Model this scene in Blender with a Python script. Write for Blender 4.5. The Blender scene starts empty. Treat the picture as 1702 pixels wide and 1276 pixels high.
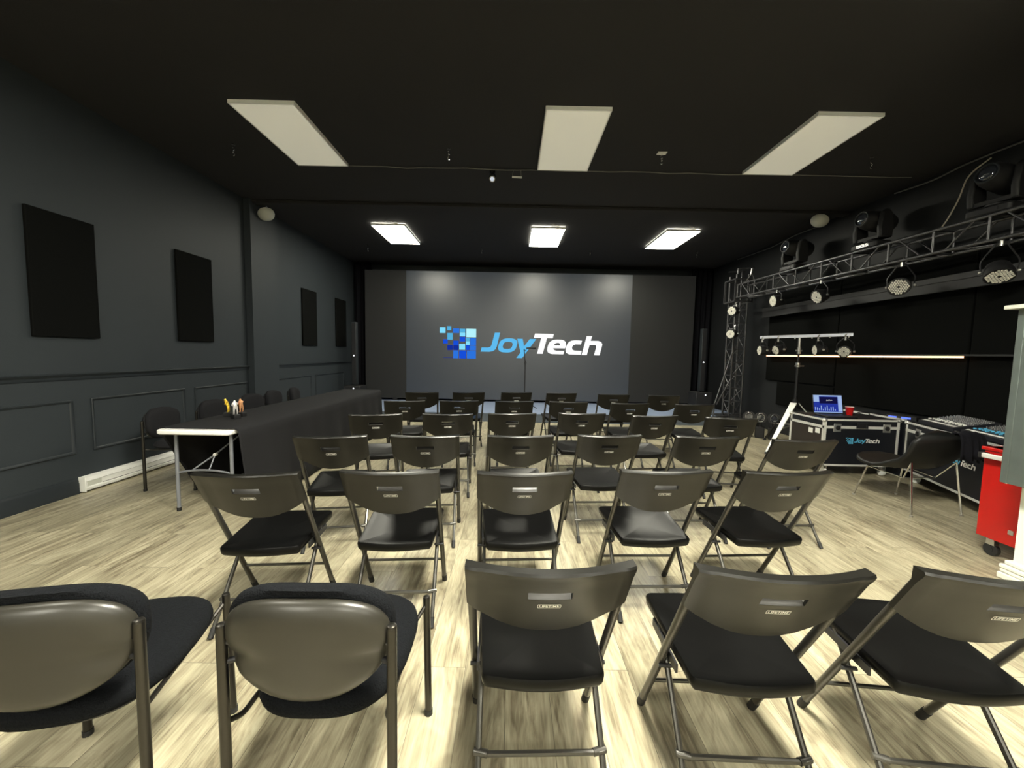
import bpy, bmesh, math, random
from mathutils import Vector, Matrix
PI = math.pi
R = math.radians
S = bpy.context.scene
col = S.collection

# ---------------------------------------------------------------- camera
FPX, YAW, PITCH, ROLL, HC = 655.0, -0.0019, -0.0754, -0.0192, 1.408
def cam_matrix():
    Rz = Matrix.Rotation(YAW, 3, 'Z'); Rx = Matrix.Rotation(PITCH, 3, 'X'); Ry = Matrix.Rotation(ROLL, 3, 'Y')
    M = Rz @ Rx @ Ry
    B = Matrix(((1, 0, 0), (0, 0, -1), (0, 1, 0)))
    m = (M @ B).to_4x4(); m.translation = (0, 0, HC)
    return m
cd = bpy.data.cameras.new('camera'); cam = bpy.data.objects.new('camera', cd); col.objects.link(cam)
cd.sensor_width = 36; cd.lens = FPX / 1702 * 36; cd.clip_start = 0.02; cd.clip_end = 60
cam.matrix_world = cam_matrix(); S.camera = cam

# ---------------------------------------------------------------- world, exposure
w = bpy.data.worlds.new('world'); S.world = w; w.use_nodes = True
w.node_tree.nodes['Background'].inputs[0].default_value = (0.5, 0.55, 0.6, 1)
w.node_tree.nodes['Background'].inputs[1].default_value = 0.0
S.view_settings.view_transform = 'Standard'; S.view_settings.look = 'None'
S.view_settings.gamma = 1.0; S.view_settings.use_curve_mapping = False
S.view_settings.exposure = 0.0
LAMP_BACK = 46.0     # lit ceiling panels by the stage
LAMP_NEAR = 215.0     # lit ceiling panels above and behind the viewer
LAMP_ENTRY = 60.0    # the row at the entrance end of the room
LAMP_SIDE = 28.0      # its outer panels, turned down
PANEL_GLOW = 0.26      # faint glow added to the middle row, which is off

# ---------------------------------------------------------------- materials
def mat(name, color, rough=0.6, metal=0.0, emit=None, estr=0.0, noise=None, bump=None, spec=0.5, coat=0.0):
    """noise=(scale, amount) varies the colour; bump=(scale, strength, distance)"""
    m = bpy.data.materials.new(name); m.use_nodes = True
    nt = m.node_tree; b = nt.nodes['Principled BSDF']
    b.inputs['Base Color'].default_value = (*color, 1)
    b.inputs['Roughness'].default_value = rough; b.inputs['Metallic'].default_value = metal
    b.inputs['Specular IOR Level'].default_value = spec
    if coat: b.inputs['Coat Weight'].default_value = coat
    if emit:
        b.inputs['Emission Color'].default_value = (*emit, 1); b.inputs['Emission Strength'].default_value = estr
    tc = nt.nodes.new('ShaderNodeTexCoord')
    if noise:
        n = nt.nodes.new('ShaderNodeTexNoise'); n.inputs['Scale'].default_value = noise[0]; n.inputs['Detail'].default_value = 4
        nt.links.new(tc.outputs['Object'], n.inputs['Vector'])
        r = nt.nodes.new('ShaderNodeMapRange'); r.inputs['To Min'].default_value = 1 - noise[1]; r.inputs['To Max'].default_value = 1 + noise[1]
        nt.links.new(n.outputs['Fac'], r.inputs['Value'])
        v = nt.nodes.new('ShaderNodeVectorMath'); v.operation = 'SCALE'; v.inputs[0].default_value = color
        nt.links.new(r.outputs['Result'], v.inputs['Scale']); nt.links.new(v.outputs['Vector'], b.inputs['Base Color'])
    if bump:
        n = nt.nodes.new('ShaderNodeTexNoise'); n.inputs['Scale'].default_value = bump[0]; n.inputs['Detail'].default_value = 3
        nt.links.new(tc.outputs['Object'], n.inputs['Vector'])
        bp = nt.nodes.new('ShaderNodeBump'); bp.inputs['Strength'].default_value = bump[1]; bp.inputs['Distance'].default_value = bump[2]
        nt.links.new(n.outputs['Fac'], bp.inputs['Height']); nt.links.new(bp.outputs['Normal'], b.inputs['Normal'])
    return m
def emis(name, color, strength):
    m = bpy.data.materials.new(name); m.use_nodes = True; nt = m.node_tree; nt.nodes.clear()
    e = nt.nodes.new('ShaderNodeEmission'); e.inputs[0].default_value = (*color, 1); e.inputs[1].default_value = strength
    o = nt.nodes.new('ShaderNodeOutputMaterial'); nt.links.new(e.outputs[0], o.inputs[0]); return m

M = {}
M['wall_shaded'] = mat('painted_wall_shaded', (0.014, 0.0152, 0.0165), 0.6, noise=(2.5, 0.06), bump=(180, 0.12, 0.002), spec=0.35)  # right wall: same wall paint darkened, its weaker light put into the colour
M['wall'] = mat('painted_wall', (0.0275, 0.0335, 0.0385), 0.6, noise=(2.5, 0.06), bump=(180, 0.12, 0.002), spec=0.28)
M['trim'] = mat('painted_trim', (0.0190, 0.0235, 0.0275), 0.45, spec=0.35)
M['ceiling'] = mat('black_ceiling_paint', (0.0150, 0.0140, 0.0150), 0.85, noise=(1.5, 0.1), bump=(90, 0.2, 0.003))
M['foam'] = mat('acoustic_fabric', (0.0045, 0.0048, 0.0046), 0.95, noise=(30, 0.1), spec=0.05)
M['white_paint'] = mat('white_paint', (0.78, 0.78, 0.70), 0.5)
M['heater'] = mat('heater_enamel', (0.72, 0.72, 0.68), 0.4)
M['black'] = mat('matte_black', (0.010, 0.010, 0.011), 0.6)
M['black_metal'] = mat('black_metal', (0.03, 0.03, 0.033), 0.42, 0.5)
M['truss'] = mat('truss_black_powdercoat', (0.10, 0.10, 0.105), 0.34, 0.7, noise=(12, 0.15))
M['plastic'] = mat('charcoal_plastic', (0.0060, 0.0057, 0.0046), 0.32, bump=(420, 0.15, 0.0005), spec=0.42)
M['seat_plastic'] = mat('shaded_seat_plastic', (0.003, 0.003, 0.003), 0.33, bump=(420, 0.1, 0.0004), spec=0.16)  # darker copy of the chair plastic, the seats' shade put into the colour
M['frame'] = mat('pewter_powdercoat', (0.09, 0.087, 0.078), 0.33, 0.75)
M['shell'] = mat('moulded_shell_plastic', (0.022, 0.0205, 0.016), 0.33, bump=(260, 0.15, 0.0005))
M['fabric'] = mat('black_upholstery', (0.0050, 0.0057, 0.0070), 0.95, noise=(150, 0.9), bump=(190, 1.0, 0.005), spec=0.12)
M['fabric_wall'] = mat('black_chair_fabric', (0.012, 0.012, 0.014), 0.95, spec=0.2)
M['darkframe'] = mat('dark_chrome_tube', (0.05, 0.047, 0.042), 0.28, 0.85)
M['cloth'] = mat('black_tablecloth', (0.011, 0.011, 0.0125), 0.9, noise=(60, 0.15), bump=(300, 0.2, 0.001), spec=0.25)
M['table_white'] = mat('white_table_plastic', (0.85, 0.85, 0.83), 0.45)
M['grey_leg'] = mat('grey_table_leg', (0.20, 0.21, 0.235), 0.35, 0.3)
M['rubber'] = mat('black_rubber', (0.012, 0.012, 0.012), 0.7)
M['chrome'] = mat('chrome', (0.75, 0.75, 0.75), 0.15, 1.0)
M['alu'] = mat('brushed_aluminium', (0.62, 0.62, 0.60), 0.32, 0.9, noise=(25, 0.1))
M['alu_white'] = mat('bright_case_edging', (0.70, 0.70, 0.67), 0.4, 0.25)
M['case'] = mat('black_laminate', (0.008, 0.009, 0.013), 0.4)
M['case_side'] = mat('brown_black_laminate', (0.022, 0.016, 0.014), 0.5)
M['tbar'] = mat('lit_tbar', (0.80, 0.83, 0.95), 0.35, 0.1)  # bluish white of light falling on the bar put into its colour
M['stage'] = mat('grey_stage_carpet', (0.20, 0.25, 0.36), 0.5, noise=(60, 0.12), bump=(200, 0.3, 0.002))
M['stage_edge'] = mat('stage_edge_strip', (0.10, 0.125, 0.16), 0.5)
M['curtain'] = mat('black_drape', (0.006, 0.006, 0.008), 0.95, spec=0.1)
M['red'] = mat('red_enamel', (0.42, 0.004, 0.003), 0.32, coat=0.3)
M['cup'] = mat('red_cup_plastic', (0.62, 0.012, 0.010), 0.35)
M['white'] = mat('white_plastic', (0.85, 0.85, 0.82), 0.45)
M['offwhite'] = mat('aged_white_plastic', (0.50, 0.51, 0.45), 0.5)
M['galv'] = mat('grey_steel_box', (0.105, 0.125, 0.118), 0.45, 0.35, noise=(9, 0.25))
M['lens'] = mat('led_lens_dots', (0.80, 0.78, 0.70), 0.25)
M['glass'] = mat('dark_lens_glass', (0.03, 0.035, 0.045), 0.05, spec=1.0, coat=1.0)
M['lens_ring'] = mat('lens_ring_metal', (0.45, 0.45, 0.46), 0.25, 0.9)
M['wire'] = mat('grey_cable', (0.16, 0.155, 0.14), 0.6)
M['light_wire'] = mat('pale_cable', (0.55, 0.5, 0.4), 0.5)
M['gold'] = mat('gold_figure', (0.95, 0.62, 0.06), 0.3, 0.6)
M['silver'] = mat('silver_figure', (0.85, 0.80, 0.78), 0.3, 0.6)
M['bronze'] = mat('bronze_figure', (0.85, 0.42, 0.20), 0.3, 0.6)
M['leather'] = mat('black_vinyl', (0.0075, 0.008, 0.008), 0.45, bump=(80, 0.2, 0.001), spec=0.35)
M['jacket'] = mat('black_jacket_cloth', (0.007, 0.007, 0.010), 0.95, bump=(40, 0.5, 0.006), spec=0.15)
M['logo_white'] = mat('printed_white', (0.80, 0.80, 0.76), 0.5)
M['print_cyan'] = mat('printed_cyan', (0.10, 0.42, 0.66), 0.5)
M['frame_white'] = mat('panel_frame_white', (0.85, 0.86, 0.84), 0.4)
M['lamp_on'] = emis('panel_lit', (1.0, 0.965, 0.80), LAMP_BACK)
M['lamp_near'] = emis('panel_lit_near', (1.0, 0.965, 0.82), LAMP_NEAR)
M['lamp_side'] = emis('panel_lit_side', (1.0, 0.965, 0.82), LAMP_SIDE)
M['lamp_entry'] = emis('panel_lit_entrance', (1.0, 0.965, 0.82), LAMP_ENTRY)
M['panel_glow'] = mat('panel_off_glow', (0.78, 0.76, 0.64), 0.5, emit=(1.0, 0.96, 0.80), estr=PANEL_GLOW)  # added emission stands in for light caught by the unlit diffusers
M['led_strip'] = emis('warm_led_strip', (1.0, 0.52, 0.24), 5.0)
M['tiny_led'] = emis('white_indicator', (0.9, 0.95, 1.0), 6.0)
M['blue_led'] = emis('blue_display', (0.12, 0.2, 0.9), 1.5)
M['scr_mid'] = mat('led_wall_active', (0.011, 0.0115, 0.014), 0.37, emit=(0.62, 0.80, 1.0), estr=0.032, spec=0.75)
M['scr_side'] = mat('led_wall_dark', (0.010, 0.010, 0.0095), 0.5, emit=(1.0, 1.0, 0.92), estr=0.008, spec=0.3)
for n, c, s in (('g_white', (1, 1, 1), 1.1), ('g_cyan', (0.12, 0.52, 0.90), 0.95), ('i_pale', (0.45, 0.90, 1.0), 1.0),
                ('i_light', (0.22, 0.72, 0.98), 1.0), ('i_cyan', (0.10, 0.50, 0.85), 0.85), ('i_mid', (0.03, 0.20, 0.85), 0.85),
                ('i_blue', (0.01, 0.09, 0.80), 0.85), ('i_deep', (0.01, 0.04, 0.45), 0.7), ('scr_blue', (0.02, 0.04, 0.35), 0.9),
                ('scr_pale', (0.45, 0.62, 1.0), 0.75), ('scr_dark', (0.01, 0.01, 0.08), 0.6), ('dim_white', (0.8, 0.85, 0.95), 0.7)):
    M[n] = emis(n, c, s)

def floor_material():
    m = bpy.data.materials.new('oak_laminate'); m.use_nodes = True; nt = m.node_tree; L = nt.links.new
    b = nt.nodes['Principled BSDF']
    tc = nt.nodes.new('ShaderNodeTexCoord')
    mp = nt.nodes.new('ShaderNodeMapping'); mp.inputs['Rotation'].default_value = (0, 0, PI / 2)
    L(tc.outputs['Object'], mp.inputs['Vector'])
    br = nt.nodes.new('ShaderNodeTexBrick'); br.offset = 0.37; br.inputs['Scale'].default_value = 1.0
    br.inputs['Brick Width'].default_value = 1.22; br.inputs['Row Height'].default_value = 0.182
    br.inputs['Mortar Size'].default_value = 0.0012; br.inputs['Mortar Smooth'].default_value = 0.1; br.inputs['Bias'].default_value = 0.0
    br.inputs['Color1'].default_value = (0.0, 0, 0, 1); br.inputs['Color2'].default_value = (1, 1, 1, 1); br.inputs['Mortar'].default_value = (0.5, 0.5, 0.5, 1)
    L(mp.outputs['Vector'], br.inputs['Vector'])
    # per-plank shift so that the grain breaks at the seams
    off = nt.nodes.new('ShaderNodeVectorMath'); off.operation = 'MULTIPLY_ADD'
    off.inputs[1].default_value = (7.3, 3.1, 5.0)
    L(br.outputs['Color'], off.inputs[0]); L(tc.outputs['Object'], off.inputs[2])
    m2 = nt.nodes.new('ShaderNodeMapping'); m2.inputs['Scale'].default_value = (7.0, 0.85, 1.0); L(off.outputs[0], m2.inputs['Vector'])
    n1 = nt.nodes.new('ShaderNodeTexNoise'); n1.inputs['Scale'].default_value = 1.6; n1.inputs['Detail'].default_value = 7; n1.inputs['Roughness'].default_value = 0.62
    n1.inputs['Distortion'].default_value = 2.2; L(m2.outputs['Vector'], n1.inputs['Vector'])
    m3 = nt.nodes.new('ShaderNodeMapping'); m3.inputs['Scale'].default_value = (60.0, 2.5, 1.0); L(off.outputs[0], m3.inputs['Vector'])
    n2 = nt.nodes.new('ShaderNodeTexNoise'); n2.inputs['Scale'].default_value = 2.0; n2.inputs['Detail'].default_value = 5; L(m3.outputs['Vector'], n2.inputs['Vector'])
    mx = nt.nodes.new('ShaderNodeMix'); mx.data_type = 'FLOAT'; mx.inputs['Factor'].default_value = 0.28
    L(n1.outputs['Fac'], mx.inputs['A']); L(n2.outputs['Fac'], mx.inputs['B'])
    m4 = nt.nodes.new('ShaderNodeMapping'); m4.inputs['Scale'].default_value = (3.2, 0.75, 1.0); L(off.outputs[0], m4.inputs['Vector'])
    n4 = nt.nodes.new('ShaderNodeTexNoise'); n4.inputs['Scale'].default_value = 1.3; n4.inputs['Detail'].default_value = 3; n4.inputs['Distortion'].default_value = 1.0
    L(m4.outputs['Vector'], n4.inputs['Vector'])
    # growth-ring contours: sine of the broad noise
    rg = nt.nodes.new('ShaderNodeMath'); rg.operation = 'MULTIPLY'; rg.inputs[1].default_value = 95.0; L(n4.outputs['Fac'], rg.inputs[0])
    rs = nt.nodes.new('ShaderNodeMath'); rs.operation = 'SINE'; L(rg.outputs[0], rs.inputs[0])
    ra = nt.nodes.new('ShaderNodeMath'); ra.operation = 'MULTIPLY_ADD'; ra.inputs[1].default_value = 0.028; L(rs.outputs[0], ra.inputs[0]); L(mx.outputs['Result'], ra.inputs[2])
    rb = nt.nodes.new('ShaderNodeMath'); rb.operation = 'MULTIPLY_ADD'; rb.inputs[1].default_value = 0.32; L(n4.outputs['Fac'], rb.inputs[0]); L(ra.outputs[0], rb.inputs[2])
    rc_ = nt.nodes.new('ShaderNodeMath'); rc_.operation = 'SUBTRACT'; rc_.inputs[1].default_value = 0.16; L(rb.outputs[0], rc_.inputs[0])
    cr = nt.nodes.new('ShaderNodeValToRGB'); e = cr.color_ramp.elements
    e[0].position = 0.33; e[0].color = (0.150, 0.125, 0.080, 1)
    e[1].position = 0.64; e[1].color = (0.470, 0.430, 0.300, 1)
    x = cr.color_ramp.elements.new(0.47); x.color = (0.310, 0.275, 0.185, 1)
    L(rc_.outputs[0], cr.inputs['Fac'])
    # seams and plank-to-plank tone
    tone = nt.nodes.new('ShaderNodeMapRange'); tone.inputs['To Min'].default_value = 0.86; tone.inputs['To Max'].default_value = 1.12
    L(br.outputs['Color'], tone.inputs['Value'])
    sm = nt.nodes.new('ShaderNodeMapRange'); sm.inputs['To Min'].default_value = 1.0; sm.inputs['To Max'].default_value = 0.35
    L(br.outputs['Fac'], sm.inputs['Value'])
    mul = nt.nodes.new('ShaderNodeMath'); mul.operation = 'MULTIPLY'; L(tone.outputs['Result'], mul.inputs[0]); L(sm.outputs['Result'], mul.inputs[1])
    sc = nt.nodes.new('ShaderNodeVectorMath'); sc.operation = 'SCALE'; L(cr.outputs['Color'], sc.inputs[0]); L(mul.outputs[0], sc.inputs['Scale'])
    L(sc.outputs['Vector'], b.inputs['Base Color'])
    rr = nt.nodes.new('ShaderNodeMapRange'); rr.inputs['To Min'].default_value = 0.30; rr.inputs['To Max'].default_value = 0.44
    L(n1.outputs['Fac'], rr.inputs['Value']); L(rr.outputs['Result'], b.inputs['Roughness'])
    bp = nt.nodes.new('ShaderNodeBump'); bp.inputs['Strength'].default_value = 0.25; bp.inputs['Distance'].default_value = 0.0015
    L(mx.outputs['Result'], bp.inputs['Height']); L(bp.outputs['Normal'], b.inputs['Normal'])
    return m
M['floor'] = floor_material()

# ---------------------------------------------------------------- mesh helpers
class MB:
    def __init__(s): s.v = []; s.f = []
    def add(s, vs, fs):
        o = len(s.v); s.v += [Vector(v) for v in vs]; s.f += [tuple(i + o for i in f) for f in fs]; return s
    def box(s, x0, x1, y0, y1, z0, z1):
        return s.add([(x0, y0, z0), (x1, y0, z0), (x1, y1, z0), (x0, y1, z0), (x0, y0, z1), (x1, y0, z1), (x1, y1, z1), (x0, y1, z1)],
                     [(0, 3, 2, 1), (4, 5, 6, 7), (0, 1, 5, 4), (1, 2, 6, 5), (2, 3, 7, 6), (3, 0, 4, 7)])
    def cyl(s, p0, p1, r0, r1=None, n=14):
        p0 = Vector(p0); p1 = Vector(p1); r1 = r0 if r1 is None else r1
        d = (p1 - p0).normalized(); a = d.orthogonal().normalized(); b = d.cross(a)
        vs = []
        for p, r in ((p0, r0), (p1, r1)):
            for i in range(n):
                t = 2 * PI * i / n; vs.append(p + (a * math.cos(t) + b * math.sin(t)) * r)
        fs = [(i, (i + 1) % n, n + (i + 1) % n, n + i) for i in range(n)] + [tuple(range(n - 1, -1, -1)), tuple(range(n, 2 * n))]
        return s.add(vs, fs)
    def tube(s, pts, r, n=10, closed=False, fillet=0.0):
        pts = [Vector(p) for p in pts]
        if fillet > 0:
            q = [pts[0]]
            for i in range(1, len(pts) - 1):
                a, p, b = pts[i - 1], pts[i], pts[i + 1]
                f = min(fillet, (a - p).length * 0.45, (b - p).length * 0.45)
                A = p + (a - p).normalized() * f; B = p + (b - p).normalized() * f
                for k in range(5):
                    t = k / 4; q.append(A * (1 - t) ** 2 + p * 2 * t * (1 - t) + B * t * t)
            q.append(pts[-1]); pts = q
        m = len(pts); vs = []; prev = None
        for i, p in enumerate(pts):
            if closed: d = (pts[(i + 1) % m] - pts[i - 1]).normalized()
            elif i == 0: d = (pts[1] - p).normalized()
            elif i == m - 1: d = (p - pts[i - 1]).normalized()
            else: d = ((pts[i + 1] - p).normalized() + (p - pts[i - 1]).normalized()).normalized()
            if prev is None: a = d.orthogonal().normalized()
            else: a = (prev - d * prev.dot(d)).normalized()
            prev = a; b = d.cross(a)
            for k in range(n):
                t = 2 * PI * k / n; vs.append(p + (a * math.cos(t) + b * math.sin(t)) * r)
        fs = []
        for i in range(m if closed else m - 1):
            j = (i + 1) % m
            fs += [(i * n + k, i * n + (k + 1) % n, j * n + (k + 1) % n, j * n + k) for k in range(n)]
        if not closed: fs += [tuple(range(n - 1, -1, -1)), tuple(range((m - 1) * n, m * n))]
        return s.add(vs, fs)
    def lathe(s, prof, n=20, M4=None):
        """prof: list of (radius, height) about Z; closed with caps"""
        vs = []; fs = []
        for r, z in prof:
            for k in range(n):
                t = 2 * PI * k / n; vs.append(Vector((r * math.cos(t), r * math.sin(t), z)))
        m = len(prof)
        for i in range(m - 1):
            fs += [(i * n + k, i * n + (k + 1) % n, (i + 1) * n + (k + 1) % n, (i + 1) * n + k) for k in range(n)]
        fs += [tuple(range(n - 1, -1, -1)), tuple(range((m - 1) * n, m * n))]
        if M4: vs = [M4 @ v for v in vs]
        return s.add(vs, fs)
    def slab(s, outline, rings, axis='z'):
        """outline: list of 2D points (ccw); rings: (inset, height) from bottom to top; caps both ends"""
        n = len(outline); P = [Vector(p) for p in outline]
        nr = []
        for i in range(n):
            t = (P[(i + 1) % n] - P[i - 1]); t = Vector((t.x, t.y)).normalized(); nr.append(Vector((-t.y, t.x)))
        vs = []
        cen = sum((p for p in P), Vector((0, 0))) / n
        for rg in rings:
            ins, h = rg[0], rg[1]; sc_ = rg[2] if len(rg) > 2 else 1.0
            for i in range(n):
                q = P[i] + nr[i] * ins
                if sc_ != 1.0: q = cen + (q - cen) * sc_
                vs.append((q.x, q.y, h) if axis == 'z' else (q.x, h, q.y) if axis == 'y' else (h, q.x, q.y))
        m = len(rings)
        fs = [(i * n + k, i * n + (k + 1) % n, (i + 1) * n + (k + 1) % n, (i + 1) * n + k) for i in range(m - 1) for k in range(n)]
        fs += [tuple(range(n - 1, -1, -1)), tuple(range((m - 1) * n, m * n))]
        return s.add(vs, fs)
    def xf(s, M4):
        s.v = [M4 @ v for v in s.v]; return s
    def merge(s, o): return s.add(o.v, o.f)
    def build(s, name, m, parent=None, bev=0.0, label=None, sub=0, smooth=35):
        me = bpy.data.meshes.new(name); me.from_pydata([tuple(v) for v in s.v], [], s.f); me.update()
        bm = bmesh.new(); bm.from_mesh(me); bmesh.ops.recalc_face_normals(bm, faces=bm.faces); bm.to_mesh(me); bm.free()
        if smooth: me.shade_smooth(); me.set_sharp_from_angle(angle=R(smooth))
        me.materials.append(M[m] if isinstance(m, str) else m)
        o = bpy.data.objects.new(name, me); col.objects.link(o); o.parent = parent
        if bev:
            b = o.modifiers.new('bevel', 'BEVEL'); b.width = bev; b.segments = 2; b.limit_method = 'ANGLE'; b.angle_limit = R(40)
        if sub:
            b = o.modifiers.new('subsurf', 'SUBSURF'); b.levels = sub; b.render_levels = sub
        if label: o['label'] = label
        return o
def tag(o, label=None, cat=None, group=None, kind=None):
    if label: o['label'] = label
    if cat: o['category'] = cat
    if group: o['group'] = group
    if kind: o['kind'] = kind
    return o
def thing(name, label, cat, loc=(0, 0, 0), rz=0.0, group=None):
    o = bpy.data.objects.new(name, None); col.objects.link(o); o.location = loc; o.rotation_euler = (0, 0, rz)
    o.empty_display_size = 0.1
    return tag(o, label, cat, group)
def struct(name, mb, m, bev=0.0, smooth=35):
    o = mb.build(name, m, None, bev, smooth=smooth); o['kind'] = 'structure'; return o
def copy_tree(o, kids, parent=None):
    c = o.copy(); col.objects.link(c); c.parent = parent
    for ch in kids.get(o, []): copy_tree(ch, kids, c)
    return c
def kid_map():
    k = {}
    for o in col.objects:
        if o.parent: k.setdefault(o.parent, []).append(o)
    return k
def box(x0, x1, y0, y1, z0, z1): return MB().box(x0, x1, y0, y1, z0, z1)
def rrect(x0, x1, y0, y1, r, n=4):
    out = []
    for cx, cy, a0 in ((x1 - r, y1 - r, 0), (x0 + r, y1 - r, 90), (x0 + r, y0 + r, 180), (x1 - r, y0 + r, 270)):
        for k in range(n + 1):
            a = R(a0 + 90 * k / n); out.append((cx + r * math.cos(a), cy + r * math.sin(a)))
    return out
def look_matrix(p, d, up=(0, 0, 1)):
    """local +Z points along d"""
    z = Vector(d).normalized(); x = Vector(up).cross(z).normalized(); y = z.cross(x)
    m = Matrix((x, y, z)).transposed().to_4x4(); m.translation = Vector(p); return m
def text_mb(body, size, extr=0.0, shear=0.0, bold=0.0):
    cu = bpy.data.curves.new('t', 'FONT'); cu.body = body; cu.size = size; cu.align_x = 'CENTER'; cu.align_y = 'CENTER'
    cu.extrude = extr; cu.shear = shear; cu.offset = bold; cu.resolution_u = 2
    o = bpy.data.objects.new('t', cu); col.objects.link(o)
    me = bpy.data.meshes.new_from_object(o.evaluated_get(bpy.context.evaluated_depsgraph_get()))
    mb = MB().add([v.co.copy() for v in me.vertices], [tuple(p.vertices) for p in me.polygons])
    bpy.data.objects.remove(o); bpy.data.curves.remove(cu); bpy.data.meshes.remove(me)
    return mb
def poly_mb(loops):
    """filled flat polygons with holes from closed 2D loops, in the XY plane"""
    cu = bpy.data.curves.new('t', 'CURVE'); cu.dimensions = '2D'; cu.fill_mode = 'BOTH'
    for lp in loops:
        sp = cu.splines.new('POLY'); sp.points.add(len(lp) - 1); sp.use_cyclic_u = True
        for i, p in enumerate(lp): sp.points[i].co = (p[0], p[1], 0, 1)
    o = bpy.data.objects.new('t', cu); col.objects.link(o)
    me = bpy.data.meshes.new_from_object(o.evaluated_get(bpy.context.evaluated_depsgraph_get()))
    mb = MB().add([v.co.copy() for v in me.vertices], [tuple(p.vertices) for p in me.polygons])
    bpy.data.objects.remove(o); bpy.data.curves.remove(cu); bpy.data.meshes.remove(me)
    return mb

# ---------------------------------------------------------------- room shell
XL, XR, YB, YF, ZC = -4.12, 5.15, 10.6, -4.5, 3.69
struct('floor', box(XL - 0.1, XR + 0.1, YF - 0.1, YB + 0.1, -0.1, 0), 'floor')
struct('ceiling', box(XL - 0.1, XR + 0.1, YF - 0.1, YB + 0.1, ZC, ZC + 0.1), 'ceiling')
struct('wall_left', box(XL - 0.1, XL, YF, YB, 0, ZC), 'wall')
struct('wall_right', box(XR, XR + 0.1, YF, YB, 0, ZC), 'wall_shaded')
struct('wall_back', box(XL, XR, YB, YB + 0.1, 0, ZC), 'wall')
struct('wall_front', box(XL, XR, YF - 0.1, YF, 0, ZC), 'white_paint')
struct('wall_left_pilaster', box(XL, -4.02, 6.17, 6.82, 0, ZC), 'wall')
# moulded baseboard and chair rail, swept along Y
def sweep_y(prof, y0, y1, flip=1):
    mb = MB(); n = len(prof)
    vs = [(x, y, z) for y in (y0, y1) for x, z in prof]
    fs = [(i, (i + 1) % n, n + (i + 1) % n, n + i) for i in range(n)] + [tuple(range(n)), tuple(range(2 * n - 1, n - 1, -1))]
    return mb.add(vs, fs)
def base_prof(x): return [(x, 0), (x + 0.018, 0), (x + 0.018, 0.10), (x + 0.014, 0.112), (x + 0.014, 0.128), (x + 0.008, 0.14), (x + 0.004, 0.155), (x, 0.155)]
def rail_prof(x, z): return [(x, z - 0.045), (x + 0.008, z - 0.045), (x + 0.012, z - 0.030), (x + 0.012, z - 0.018), (x + 0.024, z - 0.008), (x + 0.030, z + 0.008), (x + 0.024, z + 0.014), (x, z + 0.016)]
struct('baseboard_left', sweep_y(base_prof(XL), YF, 3.68), 'trim')
struct('baseboard_left_far', sweep_y(base_prof(XL), 6.82, YB), 'trim')
struct('trim_1', sweep_y(rail_prof(XL, 1.135), YF, 6.17), 'trim')
struct('trim_2', sweep_y(rail_prof(XL, 1.135), 6.82, YB), 'trim')
def frame_moulding(idx, y0, y1, z0=0.385, z1=0.90):
    mb = MB(); P = [(0.0, 0.0), (0.0, 0.010), (0.007, 0.016), (0.016, 0.012), (0.024, 0.006), (0.028, 0.0)]   # (inward, out from wall)
    n = len(P); vs = []
    for sy, sz in ((0, 0), (1, 0), (1, 1), (0, 1)):
        for a, o in P:
            vs.append((XL + o, (y0 + a) if sy == 0 else (y1 - a), (z0 + a) if sz == 0 else (z1 - a)))
    fs = [(c * n + k, c * n + (k + 1) % n, ((c + 1) % 4) * n + (k + 1) % n, ((c + 1) % 4) * n + k) for c in range(4) for k in range(n)]
    mb.add(vs, fs); struct('trim_%d' % idx, mb, 'trim')
for i, (a, b) in enumerate(((0.0, 1.12), (1.28, 2.40), (2.56, 3.68), (3.84, 4.95), (5.11, 6.12), (6.93, 8.10), (8.27, 9.68))):
    frame_moulding(3 + i, a, b)
struct('trim_10', box(XL, XR, 6.22, 6.36, ZC - 0.045, ZC), 'ceiling', 0.008)   # shallow ceiling beam

# white column on the right, its stepped base
struct('wall_right_column', box(3.29, 3.85, 2.02, 2.47, 0, ZC), 'white_paint')
bb = MB()
for k, (o, z0, z1) in enumerate(((0.045, 0.0, 0.040), (0.038, 0.043, 0.066), (0.042, 0.069, 0.095), (0.026, 0.098, 0.125))):
    bb.slab(rrect(3.29 - o, 3.85 + o, 2.02 - o, 2.47 + o, 0.006, 2), [(0.004, z0), (0, z0 + 0.004), (0, z1 - 0.006), (0.006, z1)])
struct('trim_11', bb, 'white_paint')

# ---------------------------------------------------------------- lighting panels
def panel(x, y0, L, lamp, label, group, wire=False):
    t = thing('ceiling_light_panel', label, 'ceiling light', (x + 0.305, y0 + L / 2, ZC), 0, group)
    hw, hl = 0.305, L / 2
    fr = MB(); z1, z0 = -0.012, -0.045
    for a in ((-hw, hw, -hl, -hl + 0.012), (-hw, hw, hl - 0.012, hl), (-hw, -hw + 0.012, -hl + 0.012, hl - 0.012), (hw - 0.012, hw, -hl + 0.012, hl - 0.012)):
        fr.box(a[0], a[1], a[2], a[3], z0, z1)
    fr.build('panel_frame', 'frame_white', t)
    MB().box(-hw + 0.012, hw - 0.012, -hl + 0.012, hl - 0.012, z0 + 0.004, z1).build('diffuser', lamp, t)
    mb = MB()
    for sx in (-0.2, 0.2):
        for sy in (-hl * 0.7, hl * 0.7): mb.cyl((sx, sy, z1), (sx, sy, 0), 0.006, n=8)
    mb.build('standoff', 'black_metal', t)
    if wire:
        MB().tube([(0.05, -hl - 0.02, -0.01), (0.10, -hl - 0.05, -0.02), (0.20, -hl - 0.02, -0.02), (0.12, -hl - 0.10, -0.012), (0.02, -hl - 0.14, -0.004)], 0.004, 6, fillet=0.04).build('cable', 'light_wire', t)
    return t
side = ('left', 'middle', 'right')
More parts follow.
